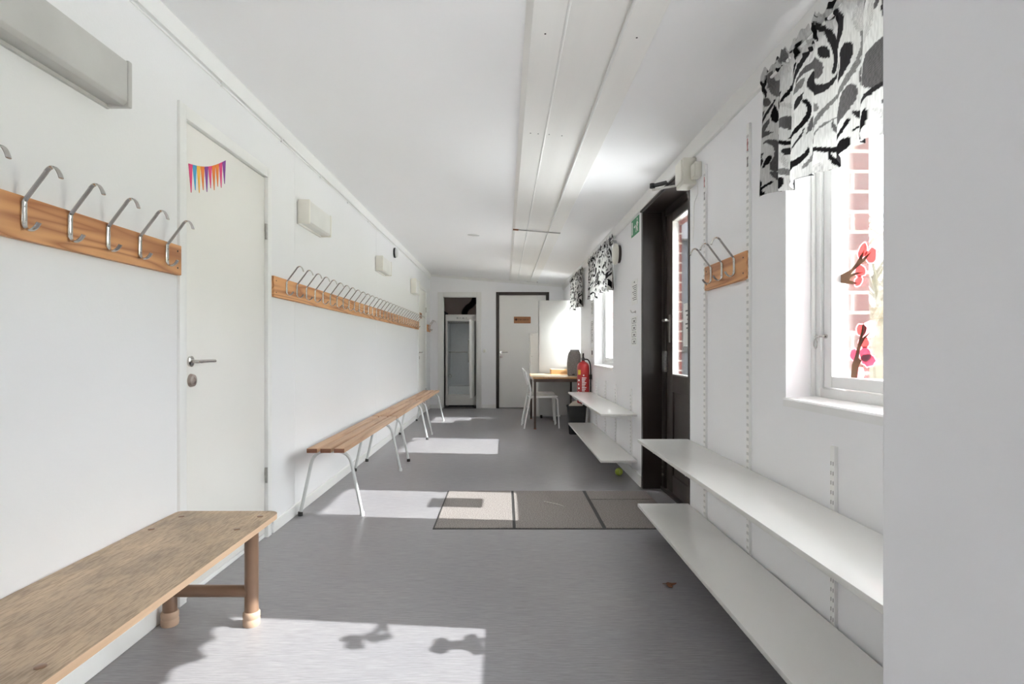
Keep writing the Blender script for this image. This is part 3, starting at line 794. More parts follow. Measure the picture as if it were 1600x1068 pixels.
for z, yy in ((1.60, cy0+.12), (1.04, cy0+.22)):
    b = MB().tube([(cx0+.038, yy, z), (cx1-.038, yy, z)], .008, seg=8)
    hr = b.build('hanging_rail', M['steel'], r)
    for i in range(11):
        x = cx0+.07+i*.044
        MB().tube([(x, yy, z), (x, yy-.05, z-.01), (x, yy-.075, z+.008)], .0045, seg=6).build('peg', M['steel'], hr)
b = MB(); ring = [(cx0+.075+.028*math.cos(a), cy0+.1, .58+.035*math.sin(a)) for a in np.linspace(0, 2*math.pi, 20)[:-1]]
b.tube(ring, .006, seg=6, closed=True); b.build('wire_ring', M['steel'], r)
dr = MB(); ang = math.radians(84)
# door hinged at the right front edge, swung out towards the room
hx, hy = cx1-.006, cy0-.003
ux, uy = -math.cos(ang), -math.sin(ang); nx_, ny_ = -uy, ux
dw, dt = .53, .040
def dp(a, c, z): return (hx+ux*a-nx_*c*0+(-ux*0)+(ny_*0)+(-abs(nx_))*c*1.0, hy+uy*a+uy*0+(.1045)*c*0, z)
poly = [dp(0, 0, .21), dp(dw, 0, .21), dp(dw, dt, .21), dp(0, dt, .21)]
dr.prism(poly, (0, 0, 1.42), bev=.006)
dleaf = dr.build('cabinet_door', M['applw'], r)
b = MB().prism([dp(dw-.02, dt, .86), dp(dw+.004, dt, .86), dp(dw+.004, dt+.022, .86), dp(dw-.02, dt+.022, .86)], (0, 0, .40), bev=.004)
b.build('door_handle', M['alum'], dleaf)
# duct, pipe
path = smooth_path([(-.79, 11.25, 1.757), (-.79, 11.25, 1.83), (-.74, 11.25, 1.91), (-.66, 11.25, 1.97), (-.60, 11.25, 2.06), (-.59, 11.25, 2.22), (-.59, 11.25, 2.40)], 16)
b = MB().tube(path, [.058+.006*math.sin(i*2.1) for i in range(len(path))], seg=16)
tag(b.build('flexible_duct', M['black']), 'black ribbed air duct curving up from the drying cabinet', 'duct')
b = MB().tube(bend([(-1.175, 10.93, 0), (-1.175, 10.93, 1.80), (-1.175, 11.3, 1.80), (-1.175, 11.58, 1.80)], .04), .03, seg=12)
tag(b.build('waste_pipe', M['black']), 'dark upright pipe left of the drying cabinet in the closet', 'pipe')

# ------------------------------------------------------------------ coat racks
def hook_mesh():
    path = smooth_path([(.046, 0, -.020), (.036, 0, -.034), (.020, 0, -.042), (.007, 0, -.034), (.004, 0, -.016), (.004, 0, .030), (.006, 0, .044), (.016, 0, .058), (.060, 0, .116), (.070, 0, .130), (.082, 0, .138), (.095, 0, .134), (.104, 0, .120), (.109, 0, .106)], 5)
    b = MB().ribbon(path, .0084, .0034)
    b.box(0, .0055, -.010, .010, -.030, .040, bev=.002)
    for z in (-.018, .026): b.lathe([(0, .0055), (.0035, .0055), (.003, .0085), (0, .0085)], (0, 0, z), 'x', 10)
    o = b.build('hook', M['chrome']); me = o.data; bpy.data.objects.remove(o); return me
HM = hook_mesh()
def rack(y0, y1, hooks, side, label, group='wooden coat hook boards'):
    x = XL if side < 0 else XR
    r = thing('coat_rack', (x, (y0+y1)/2, 1.41), label, 'coat rack', group)
    s = 1 if side < 0 else -1
    bd = MB().box(min(x-s*.002, x+s*.022), max(x-s*.002, x+s*.022), y0, y1, 1.412, 1.537, bev=.003).build('backboard', M['hookwood'], r)
    for yy in (y0+.03, y1-.03):
        for z in (1.44, 1.51): MB().lathe([(0, 0), (.004, 0), (.004, s*.0012), (0, s*.0012)], (x+s*.022, yy, z), 'x', 10).build('screw', M['rubber'], bd)
    for yy in hooks:
        h = link(bpy.data.objects.new('hook', HM)); h.parent = r
        h.location = (s*.022, yy-(y0+y1)/2, 1.48-1.41)
        if side > 0: h.rotation_euler = (0, 0, math.pi)
    return r
rack(1.15, 2.43, [1.285+i*.1725 for i in range(7)], -1, 'pine coat rack with chrome hooks left of the white near door')
rack(3.405, 9.14, [3.59+i*.179 for i in range(31)], -1, 'very long pine coat rack with a row of many hooks above the slatted benches')
rack(10.20, 10.55, [10.27, 10.38, 10.49], -1, 'short coat rack in the far left corner beside the closet')
rack(2.535, 3.065, [2.66, 2.81, 2.96], 1, 'short pine coat rack with three chrome hooks on the right wall')

# ------------------------------------------------------------------ wall lamps
def lamp(y0, y1, label, body, z0=1.945, z1=2.10):
    r = thing('wall_lamp', (XL, (y0+y1)/2, z0), label, 'wall lamp', 'box lamps on the left wall')
    MB().box(XL, XL+.012, y0+.006, y1-.006, z0-.006, z1-.008, bev=.002).build('lamp_base', M[body], r)
    MB().prism([(XL+.010, y0+.022, z0+.006), (XL+.070, y0+.022, z0), (XL+.084, y0+.022, z0+.012), (XL+.084, y0+.022, z1-.004), (XL+.078, y0+.022, z1), (XL+.010, y0+.022, z1)], (0, y1-y0-.044, 0), bev=.002).build('diffuser', M[body], r)
    for a in ((y0, y0+.022), (y1-.022, y1)):
        MB().box(XL+.008, XL+.087, a[0], a[1], z0-.003, z1+.003, bev=.004).build('end_cap', M['lampcap' if body != 'lampold' else 'lampold'], r)
lamp(1.15, 2.01, 'large grey box lamp high on the left wall, top left of the photo', 'lampold')
lamp(3.83, 4.32, 'cream box lamp on the left wall just past the white near door', 'lampbody')
lamp(6.14, 6.62, 'cream box lamp on the left wall below the small round device', 'lampbody')
lamp(8.43, 8.80, 'farthest box lamp on the left wall near the far door', 'lampbody', 1.93, 2.14)
r = thing('round_detector', (XL, 7.2, 2.31), 'small round grey-faced device with a black rim high on the left wall', 'detector')
MB().lathe([(0, 0), (.062, 0), (.064, .006), (.064, .018), (.060, .022), (0, .022)], (XL, 7.2, 2.31), 'x', 28).build('rim', M['black'], r)
MB().lathe([(0, .020), (.059, .020), (.058, .036), (.045, .046), (0, .050)], (XL, 7.2, 2.31), 'x', 28).build('face', M['deviceface'], r)

# ------------------------------------------------------------------ bunting on the near door
r = thing('bunting', (XL-.006, 2.70, 1.95), 'small colourful paper bunting of pointed pennants on the white near door', 'bunting')
cols = ['pink', 'blue', 'yel', 'ora', 'pur', 'pink', 'ora', 'ora', 'pink', 'pur']
y0, y1, n = 2.53, 2.868, 10
ytop = lambda t: 1.92+.125*t-.022*math.sin(math.pi*t)
for i in range(n):
    a, c = i/n, (i+1)/n
    ya, yc = y0+(y1-y0)*a, y0+(y1-y0)*c
    ym = (ya+yc)/2+.006; zm = (ytop(a)+ytop(c))/2-.115+.02*abs(a-.5)*(-1)+.012*(i % 2)
    MB().prism([(XL-.0055, ya, ytop(a)), (XL-.0055, yc, ytop(c)), (XL-.0055, ym+.002, zm), (XL-.0055, ym-.002, zm)], (.0012, 0, 0)).build('pennant', M['b_'+cols[i]], r, smooth=0)

# ------------------------------------------------------------------ front bench
bx0, bx1, by0, by1, bz = -1.372, -.942, .95, 2.405, .42
r = thing('low_bench', ((bx0+bx1)/2, (by0+by1)/2, 0), 'low bench with worn plywood top on thick brown tube legs at lower left', 'bench')
poly = round_poly([(bx0, by0, bz-.021), (bx1, by0, bz-.021), (bx1, by1, bz-.021), (bx0, by1, bz-.021)], [.03, .05, .055, .03], 6)
top = MB().prism(poly, (0, 0, .021), bev=.0).build('bench_top', [M['ply'], M['plyedge']], r, smooth=30)
for f in top.data.polygons:
    if abs(f.normal.z) < .5: f.material_index = 1
for (x, y) in ((-.995, 2.325), (-1.012, 2.16), (-1.315, 2.325), (-1.335, 2.16), (-.995, 1.225), (-1.315, 1.225), (-.995, 1.05), (-1.315, 1.05)):
    MB().lathe([(0, -.004), (.012, -.004), (.012, .0015), (.009, .003), (0, .003)], (x, y, bz), 'z', 18).build('bolt', M['tube'], r)
for yy in (2.285, 1.13):
    for x in (-1.012, -1.338):
        lg = MB().tube([(x, yy, .035), (x, yy, bz-.020)], .0265, seg=20).build('leg', M['tube'], r)
        MB().lathe([(0, 0), (.031, 0), (.033, .006), (.033, .024), (.031, .027), (.031, .03), (.033, .034), (.033, .05), (.029, .056), (0, .056)], (x, yy, 0), 'z', 22).build('ferrule', M['ferrule'], lg)
    MB().tube([(-1.338, yy, .135), (-1.012, yy, .135)], .0235, seg=18).build('crossbar', M['tube'], r)
    MB().box(-1.36, -.99, yy-.03, yy+.03, bz-.026, bz-.0205).build('top_bracket', M['tube'], r, smooth=0)
MB().tube([(-1.175, 1.13, .135), (-1.175, 2.285, .135)], .018, seg=14).build('stretcher', M['tube'], r) if False else None

# ------------------------------------------------------------------ slatted benches
def slat_bench(y0, y1, l0, l1, label, dz=0, feet=M['bent']):
    zt = .465+dz
    r = thing('slatted_bench', (-1.147, (y0+y1)/2, 0), label, 'bench', 'slatted benches along the left wall')
    for i in range(3):
        x = -1.266+i*.087
        s = MB().box(x, x+.068, y0, y1, zt-.028, zt, bev=.003).build('slat', [M['slat'], M['slatend']], r)
        for f in s.data.polygons:
            if abs(f.normal.y) > .8: f.material_index = 1
    zb = zt-.028
    for yy in (l0, l1):
        pts = bend([(-1.352, yy, .012), (-1.262, yy, zb-.011), (-1.030, yy, zb-.011), (-.943, yy, .012)], .085, 8)
        lg = MB().tube(pts, .0115, seg=12).build('leg', M['bent'], r)
        for x in (-1.354, -.941):
            MB().lathe([(0, 0), (.016, 0), (.016, .022), (.013, .028), (0, .028)], (x+(.004 if x < -1.2 else -.004)*.6, yy, 0), 'z', 12).build('foot', feet if x > -1.2 else M['rubber'], lg)
slat_bench(3.65, 5.41, 3.78, 5.16, 'nearest slatted wooden bench with light steel legs along the left wall')
slat_bench(5.43, 7.165, 5.60, 6.95, 'middle slatted wooden bench of the row along the left wall', 0, M['rubber'])
slat_bench(7.18, 8.93, 7.36, 8.76, 'farthest slatted wooden bench of the row, ending near the far door', -.005)

# ------------------------------------------------------------------ entrance mats
mz = .006
def fmat(x0, x1, y0, y1, label):
    tag(MB().box(x0, x1, y0, y1, 0, mz, bev=.0015).build('door_mat', M['mat'], smooth=0, loc=((x0+x1)/2, (y0+y1)/2, 0)), label, 'mat', 'brown entrance matting panels')
fmat(-.432, .048, 3.505, 4.42, 'brown entrance mat panel farthest from the door, partly in sun')
fmat(.066, .598, 3.505, 4.42, 'middle brown entrance mat panel with a pale straw on it')
fmat(.622, 1.085, 3.505, 4.165, 'brown entrance mat panel next to the door, partly under the white shelf')
fmat(.622, 1.085, 4.18, 4.42, 'narrow brown entrance mat strip at the foot of the dark door lining')
structure(MB().box(-.442, 1.088, 3.493, 4.432, 0, .0025).build('trim_8', M['rubber'], smooth=0))
o = MB().tube(smooth_path([(.28, 4.10, mz+.003), (.32, 4.06, mz+.005), (.37, 4.03, mz+.003), (.40, 3.99, mz+.002), (.41, 3.96, mz+.002)], 5), .002, seg=6).build('straw', M['straw'])
tag(o, 'thin pale straw lying on the middle entrance mat', 'straw')
def leafpt():
    Y = CH*F/(914-PY); return ((1046-PX)*Y/F, Y)
lx, ly = leafpt()
pts = [(lx+.026*math.cos(a)*(1+.45*math.sin(3*a+.5)), ly+.022*math.sin(a)*(1+.4*math.cos(4*a)), .001+.007*(1+math.sin(2*a+1))*.5) for a in np.linspace(0, 2*math.pi, 22)[:-1]]
b = MB(); c = b.bm.verts.new((lx, ly, .008)); vs = [b.bm.verts.new(p) for p in pts]
for i in range(len(vs)): b.bm.faces.new((c, vs[i], vs[(i+1) % len(vs)]))
ext = bmesh.ops.extrude_face_region(b.bm, geom=b.bm.faces[:]); bmesh.ops.translate(b.bm, verts=[g for g in ext['geom'] if isinstance(g, bmesh.types.BMVert)], vec=(0, 0, .0012))
tag(b.build('dry_leaf', M['leaf'], smooth=0), 'small dry brown leaf on the grey floor near the lower white shelf', 'leaf')

# ------------------------------------------------------------------ shelves and rails
def shelf(y0, y1, zt, rails, label, group):
    r = thing('wall_shelf', (XR, (y0+y1)/2, zt-.019), label, 'shelf', group)
    bd = MB().box(.780, XR-.012, y0, y1, zt-.019, zt, bev=.002).build('board', [M['lamin'], M['lamedge']], r)
    for f in bd.data.polygons:
        if abs(f.normal.z) < .5: f.material_index = 1
    for yy in rails:
        MB().prism([(XR-.006, yy-.006, zt-.02), (XR-.29, yy-.006, zt-.02), (XR-.29, yy-.006, zt-.034), (XR-.06, yy-.006, zt-.075), (XR-.006, yy-.006, zt-.085)], (0, .012, 0)).build('bracket', M['steelw'], r, smooth=0)
nr = [1.884, 2.54, 3.09]; fr_ = [4.91, 5.59, 6.16, 6.76]
shelf(.76, 3.366, .571, nr, 'upper of the two long white shelves in the right foreground', 'white shoe shelves near the camera')
shelf(.76, 3.366, .193, nr, 'lower of the two long white shelves in the right foreground', 'white shoe shelves near the camera')
shelf(4.66, 7.06, .571, fr_, 'upper white shelf beyond the entrance door, below the fire extinguisher', 'white shoe shelves beyond the door')
shelf(4.66, 7.06, .193, fr_, 'lower white shelf beyond the entrance door, above the tennis ball', 'white shoe shelves beyond the door')
def rail(yy, z0, z1, label, group, prints=False):
    b = MB().box(XR-.013, XR, yy-.0125, yy+.0125, z0, z1, bev=.0015)
    z = z1-.05
    while z > z0+.03:
        for s in (-.006, .006): b.box(XR-.0134, XR-.0129, yy+s-.0018, yy+s+.0018, z-.013, z, mi=1)
        z -= .032
    o = b.build('shelf_rail', [M['steelw'], M['slot']], smooth=0, loc=(XR, yy, z0))
    tag(o, label, 'shelf rail', group)
    if prints:
        b = MB()
        zt = z1-.07
        for (a, c, d, e) in ((-.004, .004, 0, .003), (-.004, .004, -.05, -.047), (-.004, -.002, -.05, .003), (.002, .004, -.05, .003)): b.box(XR-.0142, XR-.0135, yy+a, yy+c, zt+d, zt+e)
        b.build('red_print', M['printr'], o, smooth=0)
        b = MB()
        for k in range(6): b.box(XR-.0142, XR-.0135, yy-.004, yy+.004, zt-.085-.007*k, zt-.081-.007*k)
        b.build('black_print', M['printd'], o, smooth=0)
g = 'white twin slot shelf rails'
rail(3.09, .12, 2.095, 'tall white slotted rail on the right wall closest to the entrance door', g, True)
rail(2.54, .12, 2.10, 'tall white slotted rail at the window side end of the short coat rack', g, True)
rail(1.884, .12, .78, 'short white slotted rail under the near window', g)
for yy, l in zip(fr_, ('first', 'second', 'third', 'fourth')):
    rail(yy, .12, .76, 'short white slotted rail above the far shelves, %s from the entrance door' % l, 'short rails of the far shelves')

# tennis ball
o = MB().lathe([(.0335*math.sin(math.pi*i/16)+1e-7*(i in (0, 16)), -.0335*math.cos(math.pi*i/16)) for i in range(17)], (0, 0, 0), 'z', 24).build('tennis_ball', M['ball'], smooth=80)
yb = CH*F/(742.5-PY); o.location = ((967-PX)*yb/F, yb, .0335)
tag(o, 'yellow green tennis ball on the floor under the far lower shelf', 'ball')
seam = []
for t in np.linspace(0, 2*math.pi, 60)[:-1]:
    v = Vector((math.cos(t)+.35*math.cos(3*t), math.sin(t)-.35*math.sin(3*t), .95*math.sin(2*t))); seam.append(v.normalized()*.0333)
b = MB().tube(seam, .0012, seg=5, closed=True); s_ = b.build('seam', M['ballseam']); s_.parent = o

# ------------------------------------------------------------------ right wall fittings
r = thing('exit_sign', (XR, 4.78, 2.05), 'green emergency exit sign on the right wall beside the dark door lining', 'sign')
MB().box(XR-.003, XR, 4.645, 4.92, 2.052, 2.192, bev=.001).build('sign_plate', M['green'], r, smooth=0)
b = MB(); x = XR-.0038
def pq(pts): b.prism([(x, 4.92-u*.275, 2.192-v*.14) for u, v in pts], (.0006, 0, 0))
pq([(.08, .12), (.20, .12), (.20, .88), (.08, .88)])            # doorway
pq([(.36, .45), (.50, .45), (.50, .36), (.62, .50), (.50, .64), (.50, .55), (.36, .55)])   # arrow
pq([(.74, .28), (.84, .28), (.86, .55), (.80, .60), (.90, .88), (.84, .90), (.74, .64), (.66, .90), (.60, .86), (.70, .56)])   # runner
b.lathe([(0, 0), (.011, 0), (.011, .0006), (0, .0006)], (x, 4.92-.80*.275, 2.192-.17*.14), 'x', 14)
pq([(.68, .34), (.74, .30), (.74, .36), (.68, .46)]); pq([(.84, .30), (.94, .44), (.92, .48), (.84, .38)])
b.build('pictogram', M['paper'], r, smooth=0)

def notice(y0, y1, z0, z1, label, kind, group):
    o = MB().box(XR-.0016, XR, y0, y1, z0, z1).build('wall_notice', M['paper'], smooth=0, loc=(XR, (y0+y1)/2, z0)); tag(o, label, 'notice', group)
    b = MB(); x0, x1 = XR-.0021, XR-.0016; h = z1-z0; w = y1-y0
    if kind == 'text':
        b.box(x0, x1, y0+w*.45, y0+w*.6, z1-h*.12, z1-h*.06)
        for i in range(8): b.box(x0, x1, y0+w*.15, y1-w*(.15+.12*(i % 3)), z1-h*(.26+.08*i), z1-h*(.23+.08*i))
    elif kind == 'boxes':
        for i in range(4):
            za, zb = z1-h*(.06+.235*i), z1-h*(.24+.235*i)
            for q in ((y0+w*.15, y1-w*.15, za-.004, za), (y0+w*.15, y1-w*.15, zb, zb+.004), (y0+w*.15, y0+w*.15+.006, zb, za), (y1-w*.15-.006, y1-w*.15, zb, za)): b.box(x0, x1, *q)
            b.box(x0, x1, y0+w*.35, y0+w*.6, (za+zb)/2-.012, (za+zb)/2+.006)
    else:
        b.box(x0, x1, y0+w*.2, y1-w*.2, z0+h*.3, z0+h*.7)
    b.build('printed_marks', M['print'], o, smooth=0)
notice(4.69, 4.92, 1.475, 1.68, 'white text notice on the right wall below the exit sign', 'text', 'white notices by the entrance door')
notice(4.72, 4.93, 1.13, 1.375, 'white notice with a column of small boxed pictures by the dark door lining', 'boxes', 'white notices by the entrance door')
notice(7.05, 7.24, 1.50, 1.72, 'upper paper notice between the two far windows', 'text', 'papers between the far windows')
notice(7.05, 7.24, 1.17, 1.46, 'middle paper notice between the two far windows', 'boxes', 'papers between the far windows')
notice(7.07, 7.22, .99, 1.12, 'lowest small paper notice above the fire extinguisher', 'blank', 'papers between the far windows')
r = thing('wall_hook', (XR, 4.77, 1.405), 'small chrome hook on the right wall between two white notices', 'hook')
b = MB().lathe([(0, 0), (.012, 0), (.012, -.005), (0, -.005)], (XR, 4.77, 1.41), 'x', 14).build('hook_plate', M['chrome'], r)
MB().tube(bend([(XR-.004, 4.77, 1.41), (XR-.03, 4.77, 1.40), (XR-.045, 4.77, 1.425)], .012), .004, seg=8).build('prong', M['chrome'], r)

r = thing('air_vent', (XR, 5.43, 2.0), 'round white disc air vent beside the middle valance', 'vent')
MB().lathe([(0, 0), (.085, 0), (.085, -.03), (0, -.03)], (XR, 5.43, 2.0), 'x', 32).build('vent_collar', M['dark2'], r)
MB().lathe([(0, -.028), (.098, -.028), (.102, -.034), (.1, -.05), (.085, -.06), (0, -.064)], (XR, 5.43, 2.0), 'x', 36).build('vent_disc', M['cream'], r)

r = thing('alarm_siren', (XR, 3.29, 2.03), 'cream plastic box above the near top corner of the entrance door', 'siren')
MB().box(XR-.078, XR, 3.25, 3.385, 2.035, 2.19, bev=.006).build('siren_case', M['cream'], r)
MB().box(XR-.088, XR-.075, 3.262, 3.373, 2.055, 2.18, bev=.005).build('siren_cover', M['cream'], r)
r = thing('junction_box', (XR, 3.2, 2.07), 'small cream junction box right of the larger cream box', 'junction box')
MB().box(XR-.036, XR, 3.165, 3.24, 2.055, 2.14, bev=.004).build('box_body', M['cream'], r)
MB().box(XR-.041, XR-.034, 3.172, 3.233, 2.062, 2.133, bev=.003).build('box_lid', M['cream'], r)
b = MB().tube(smooth_path([(XR-.012, 3.22, 2.060), (XR-.002, 3.23, 1.98), (XR-.002, 3.29, 1.93), (XR-.002, 3.30, 1.80), (XR-.002, 3.31, 1.72)], 8), .0028, seg=6)
tag(b.build('alarm_wire', M['steelw']), 'thin white wire hanging from the small cream junction box', 'wire')

# fire extinguisher
ex, ey, ez = XR-.105, 7.2, .42
r = thing('fire_extinguisher', (ex, ey, ez), 'red fire extinguisher on the right wall above the far upper shelf', 'fire extinguisher')
MB().lathe([(0, 0), (.062, 0), (.074, .006), (.0775, .016), (.0775, .445), (.074, .475), (.062, .498), (.042, .515), (.024, .522), (.022, .535), (0, .535)], (ex, ey, ez), 'z', 32).build('cylinder', M['red'], r)
MB().lathe([(0, .53), (.018, .53), (.018, .565), (.012, .575), (0, .575)], (ex, ey, ez), 'z', 16).box(ex-.012, ex+.012, ey-.05, ey+.02, ez+.545, ez+.567, bev=.003).build('valve', M['black'], r)
MB().ribbon([(ex, ey+.01, ez+.575), (ex-.006, ey-.03, ez+.60), (ex-.010, ey-.075, ez+.625)], .01, .003, axis=(1, 0, 0)).ribbon([(ex, ey+.0, ez+.557), (ex, ey-.05, ez+.555), (ex, ey-.085, ez+.545)], .009, .003, axis=(1, 0, 0)).build('lever', M['black'], r)
b = MB().lathe([(0, 0), (.014, 0), (.014, -.012), (0, -.012)], (ex-.018, ey-.005, ez+.553), 'x', 16); b.build('gauge', M['steel'], r)
MB().tube(smooth_path([(ex+.01, ey-.02, ez+.553), (ex+.06, ey-.03, ez+.54), (ex+.085, ey-.035, ez+.46), (ex+.086, ey-.035, ez+.3), (ex+.086, ey-.03, ez+.12)], 8), .008, seg=8).build('hose', M['black'], r)
def wrap(name, a0, a1, z0, z1, m, rad):
    b = MB(); n = 8; vs = []
    for i in range(n+1):
        a = math.radians(a0+(a1-a0)*i/n)
        vs.append([(ex+rad*math.cos(a), ey+rad*math.sin(a), z) for z in (z0, z1)])
    for p, q in zip(vs, vs[1:]): b.quad([p[0], q[0], q[1], p[1]])
    return b
# angles: camera side is about -98 degrees
def wrapinto(b, a0, a1, z0, z1, rad=.0782, n=6):
    for i in range(n):
        q = []
        for k, z in ((i, z0), (i+1, z0), (i+1, z1), (i, z1)):
            a = math.radians(a0+(a1-a0)*k/n); q.append((ex+rad*math.cos(a), ey+rad*math.sin(a), ez+z))
        b.quad(q)
def lab(*q):
    b = MB(); wrapinto(b, *q); b.build('printed_label', M['paper'], r, smooth=0)
for i in range(9): lab(-110, -68-8*(i % 3), .315-.02*i, .325-.02*i)
lab(-100, -88, .345, .36)
for i in range(5): lab(-152, -132-6*(i % 2), .28-.05*i, .30-.05*i)
for a in (-112, -92, -74): lab(a, a+10, .09, .115)
lab(-140, -132, .02, .09)
b = MB(); wrapinto(b, -155, -122, .36, .42); b.build('inspection_sticker', M['yellow'], r, smooth=0)
MB().box(ex+.07, XR+.003, ey-.03, ey+.03, ez+.30, ez+.36).build('wall_bracket', M['black'], r, smooth=0)

# ------------------------------------------------------------------ table corner
tx0, tx1, ty0, ty1, tz = .385, 1.065, 7.82, 9.03, .715
r = thing('table', ((tx0+tx1)/2, (ty0+ty1)/2, 0), 'birch topped table with dark brown steel frame by the far right wall', 'table')
top = MB().box(tx0, tx1, ty0, ty1, tz-.024, tz, bev=.003).build('tabletop', [M['birch'], M['birchedge']], r)
for f in top.data.polygons:
    if abs(f.normal.z) < .6: f.material_index = 1
b = MB()
for q in ((tx0+.01, tx1-.01, ty0+.012, ty0+.034), (tx0+.01, tx1-.01, ty1-.034, ty1-.012), (tx0+.01, tx0+.032, ty0+.034, ty1-.034), (tx1-.032, tx1-.01, ty0+.034, ty1-.034)):
    b.box(q[0], q[1], q[2], q[3], tz-.066, tz-.0245)
b.build('apron', M['tframe'], r, smooth=0)
for x in (tx0+.012, tx1-.042):
    for y in (ty0+.014, ty1-.044):
        lg = MB().box(x, x+.03, y, y+.03, .014, tz-.03, bev=.003).build('leg', M['tframe'], r)
        MB().box(x-.002, x+.032, y-.002, y+.032, 0, .016, bev=.003).build('foot', M['rubber'] if x > .5 else M['slatend'], lg)

def make_chair(label):
    r = thing('chair', (0, 0, 0), label, 'chair', 'white chairs at the table')
    R = .0105
    for s in (-1, 1):
        y = s*.178
        # front leg and seat side rail in one bent tube
        MB().tube(bend([(.24, y, .006), (.215, y, .435), (-.165, y, .435)], .05, 6), R, seg=12).build('leg', M['steelw'], r)
        MB().tube(bend([(-.245, y, .006), (-.160, y, .44), (-.150, y*.99, .56), (-.225, y*.92, .785)], .06, 6), R, seg=12).build('leg', M['steelw'], r)
    MB().tube([(.20, -.178, .425), (.20, .178, .425)], .009, seg=10).tube([(-.15, -.178, .425), (-.15, .178, .425)], .009, seg=10).build('crossbar', M['steelw'], r)
    poly = round_poly([(-.17, -.185, .440), (.225, -.195, .440), (.225, .195, .440), (-.17, .185, .440)], .045, 5)
    MB().prism(poly, (0, 0, .010)).build('seat', M['steelw'], r, smooth=30)
    # backrest: gently curved plate
    b = MB(); n = 14; rows = 6; V = []
    for j in range(rows+1):
        t = j/rows; z = .60+.20*t; w = .185-.012*t
        ring = []
        for i in range(n+1):
            u = -1+2*i/n
            zz = z+(.012 if j == rows else 0)*(1-u*u)-(.03*abs(u)**6 if j == rows else 0)+(.03*abs(u)**6 if j == 0 else 0)
            ring.append((-.163-(zz-.56)*.30-.022*(1-u*u)+.012, u*w, zz))
        V.append(ring)
    A = [[b.bm.verts.new(p) for p in rg] for rg in V]; Bv = [[b.bm.verts.new(Vector(p)+Vector((.009, 0, .002))) for p in rg] for rg in V]
    for j in range(rows):
        for i in range(n):
            b.bm.faces.new((A[j][i], A[j][i+1], A[j+1][i+1], A[j+1][i])); b.bm.faces.new((Bv[j][i], Bv[j+1][i], Bv[j+1][i+1], Bv[j][i+1]))
    edge = [(0, i) for i in range(n)]+[(j, n) for j in range(rows)]+[(rows, n-i) for i in range(n)]+[(rows-j, 0) for j in range(rows)]
    for k in range(len(edge)):
        p, q = edge[k], edge[(k+1) % len(edge)]
        b.bm.faces.new((A[p[0]][p[1]], Bv[p[0]][p[1]], Bv[q[0]][q[1]], A[q[0]][q[1]]))
    b.build('backrest', M['steelw'], r, smooth=40)
    return r
c1 = make_chair('white metal chair pushed under the near end of the table')
c2 = copy_tree(c1)
c1.location = (.496, 8.06, 0); c1.rotation_euler = (0, 0, math.radians(4))
c2.location = (.505, 8.56, 0); c2.rotation_euler = (0, 0, math.radians(0))
c2['label'] = 'white metal chair behind the nearer chair, at the far half of the table'

# canister on the table
r = thing('canister', (.995, 8.28, tz), 'speckled grey canister with a lighter rim standing on the table', 'canister')
b = MB(); rings = []
prof = [(0, .082, .066), (.01, .088, .07), (.08, .094, .074), (.18, .097, .075), (.26, .095, .072), (.31, .088, .066), (.34, .078, .058), (.352, .070, .052)]
for h, a, c in prof:
    sh = .012*max(0, (h-.2)/.15)
    rings.append([b.bm.verts.new((.995+sh+a*math.copysign(abs(math.cos(t))**.6, math.cos(t)), 8.28+c*math.copysign(abs(math.sin(t))**.6, math.sin(t)), tz+h)) for t in (2*math.pi*k/28 for k in range(28))])
for A, B in zip(rings, rings[1:]):
    for k in range(28): b.bm.faces.new((A[k], A[(k+1) % 28], B[(k+1) % 28], B[k]))
b.bm.faces.new(rings[0][::-1]); b.bm.faces.new(rings[-1])
b.build('body', M['felt'], r, smooth=50)
MB().lathe([(0, 0), (.062, 0), (.068, .008), (.066, .026), (.055, .03), (0, .026)], (1.010, 8.28, tz+.348), 'z', 24).build('rim', M['felt2'], r)
MB().box(.965, 1.0, 8.198, 8.21, tz+.012, tz+.026, bev=.002).build('outlet', M['black'], r)
# wooden tray with papers
r = thing('tray', (.82, 8.82, tz), 'pale wooden tray holding loose paper on the table behind the canister', 'tray')
b = MB().box(.705, .95, 8.70, 8.98, tz, tz+.012).box(.705, .95, 8.70, 8.712, tz+.012, tz+.075, bev=.002).box(.705, .95, 8.968, 8.98, tz+.012, tz+.075, bev=.002).box(.705, .717, 8.712, 8.968, tz+.012, tz+.075, bev=.002).box(.938, .95, 8.712, 8.968, tz+.012, tz+.075, bev=.002)
b.build('box_sides', M['tray'], r)
o = thing('paper_stack', (.83, 8.84, tz+.013), 'loose white papers sticking up out of the wooden tray', 'papers')
b = MB()
for i in range(5): b.prism([(.722, 8.72+i*.01, tz+.014+i*.013), (.93, 8.72, tz+.016+i*.013), (.93, 8.955, tz+.018+i*.012), (.722, 8.95, tz+.016+i*.014)], (0, 0, .003))
b.build('sheets', M['paper'], o, smooth=0)

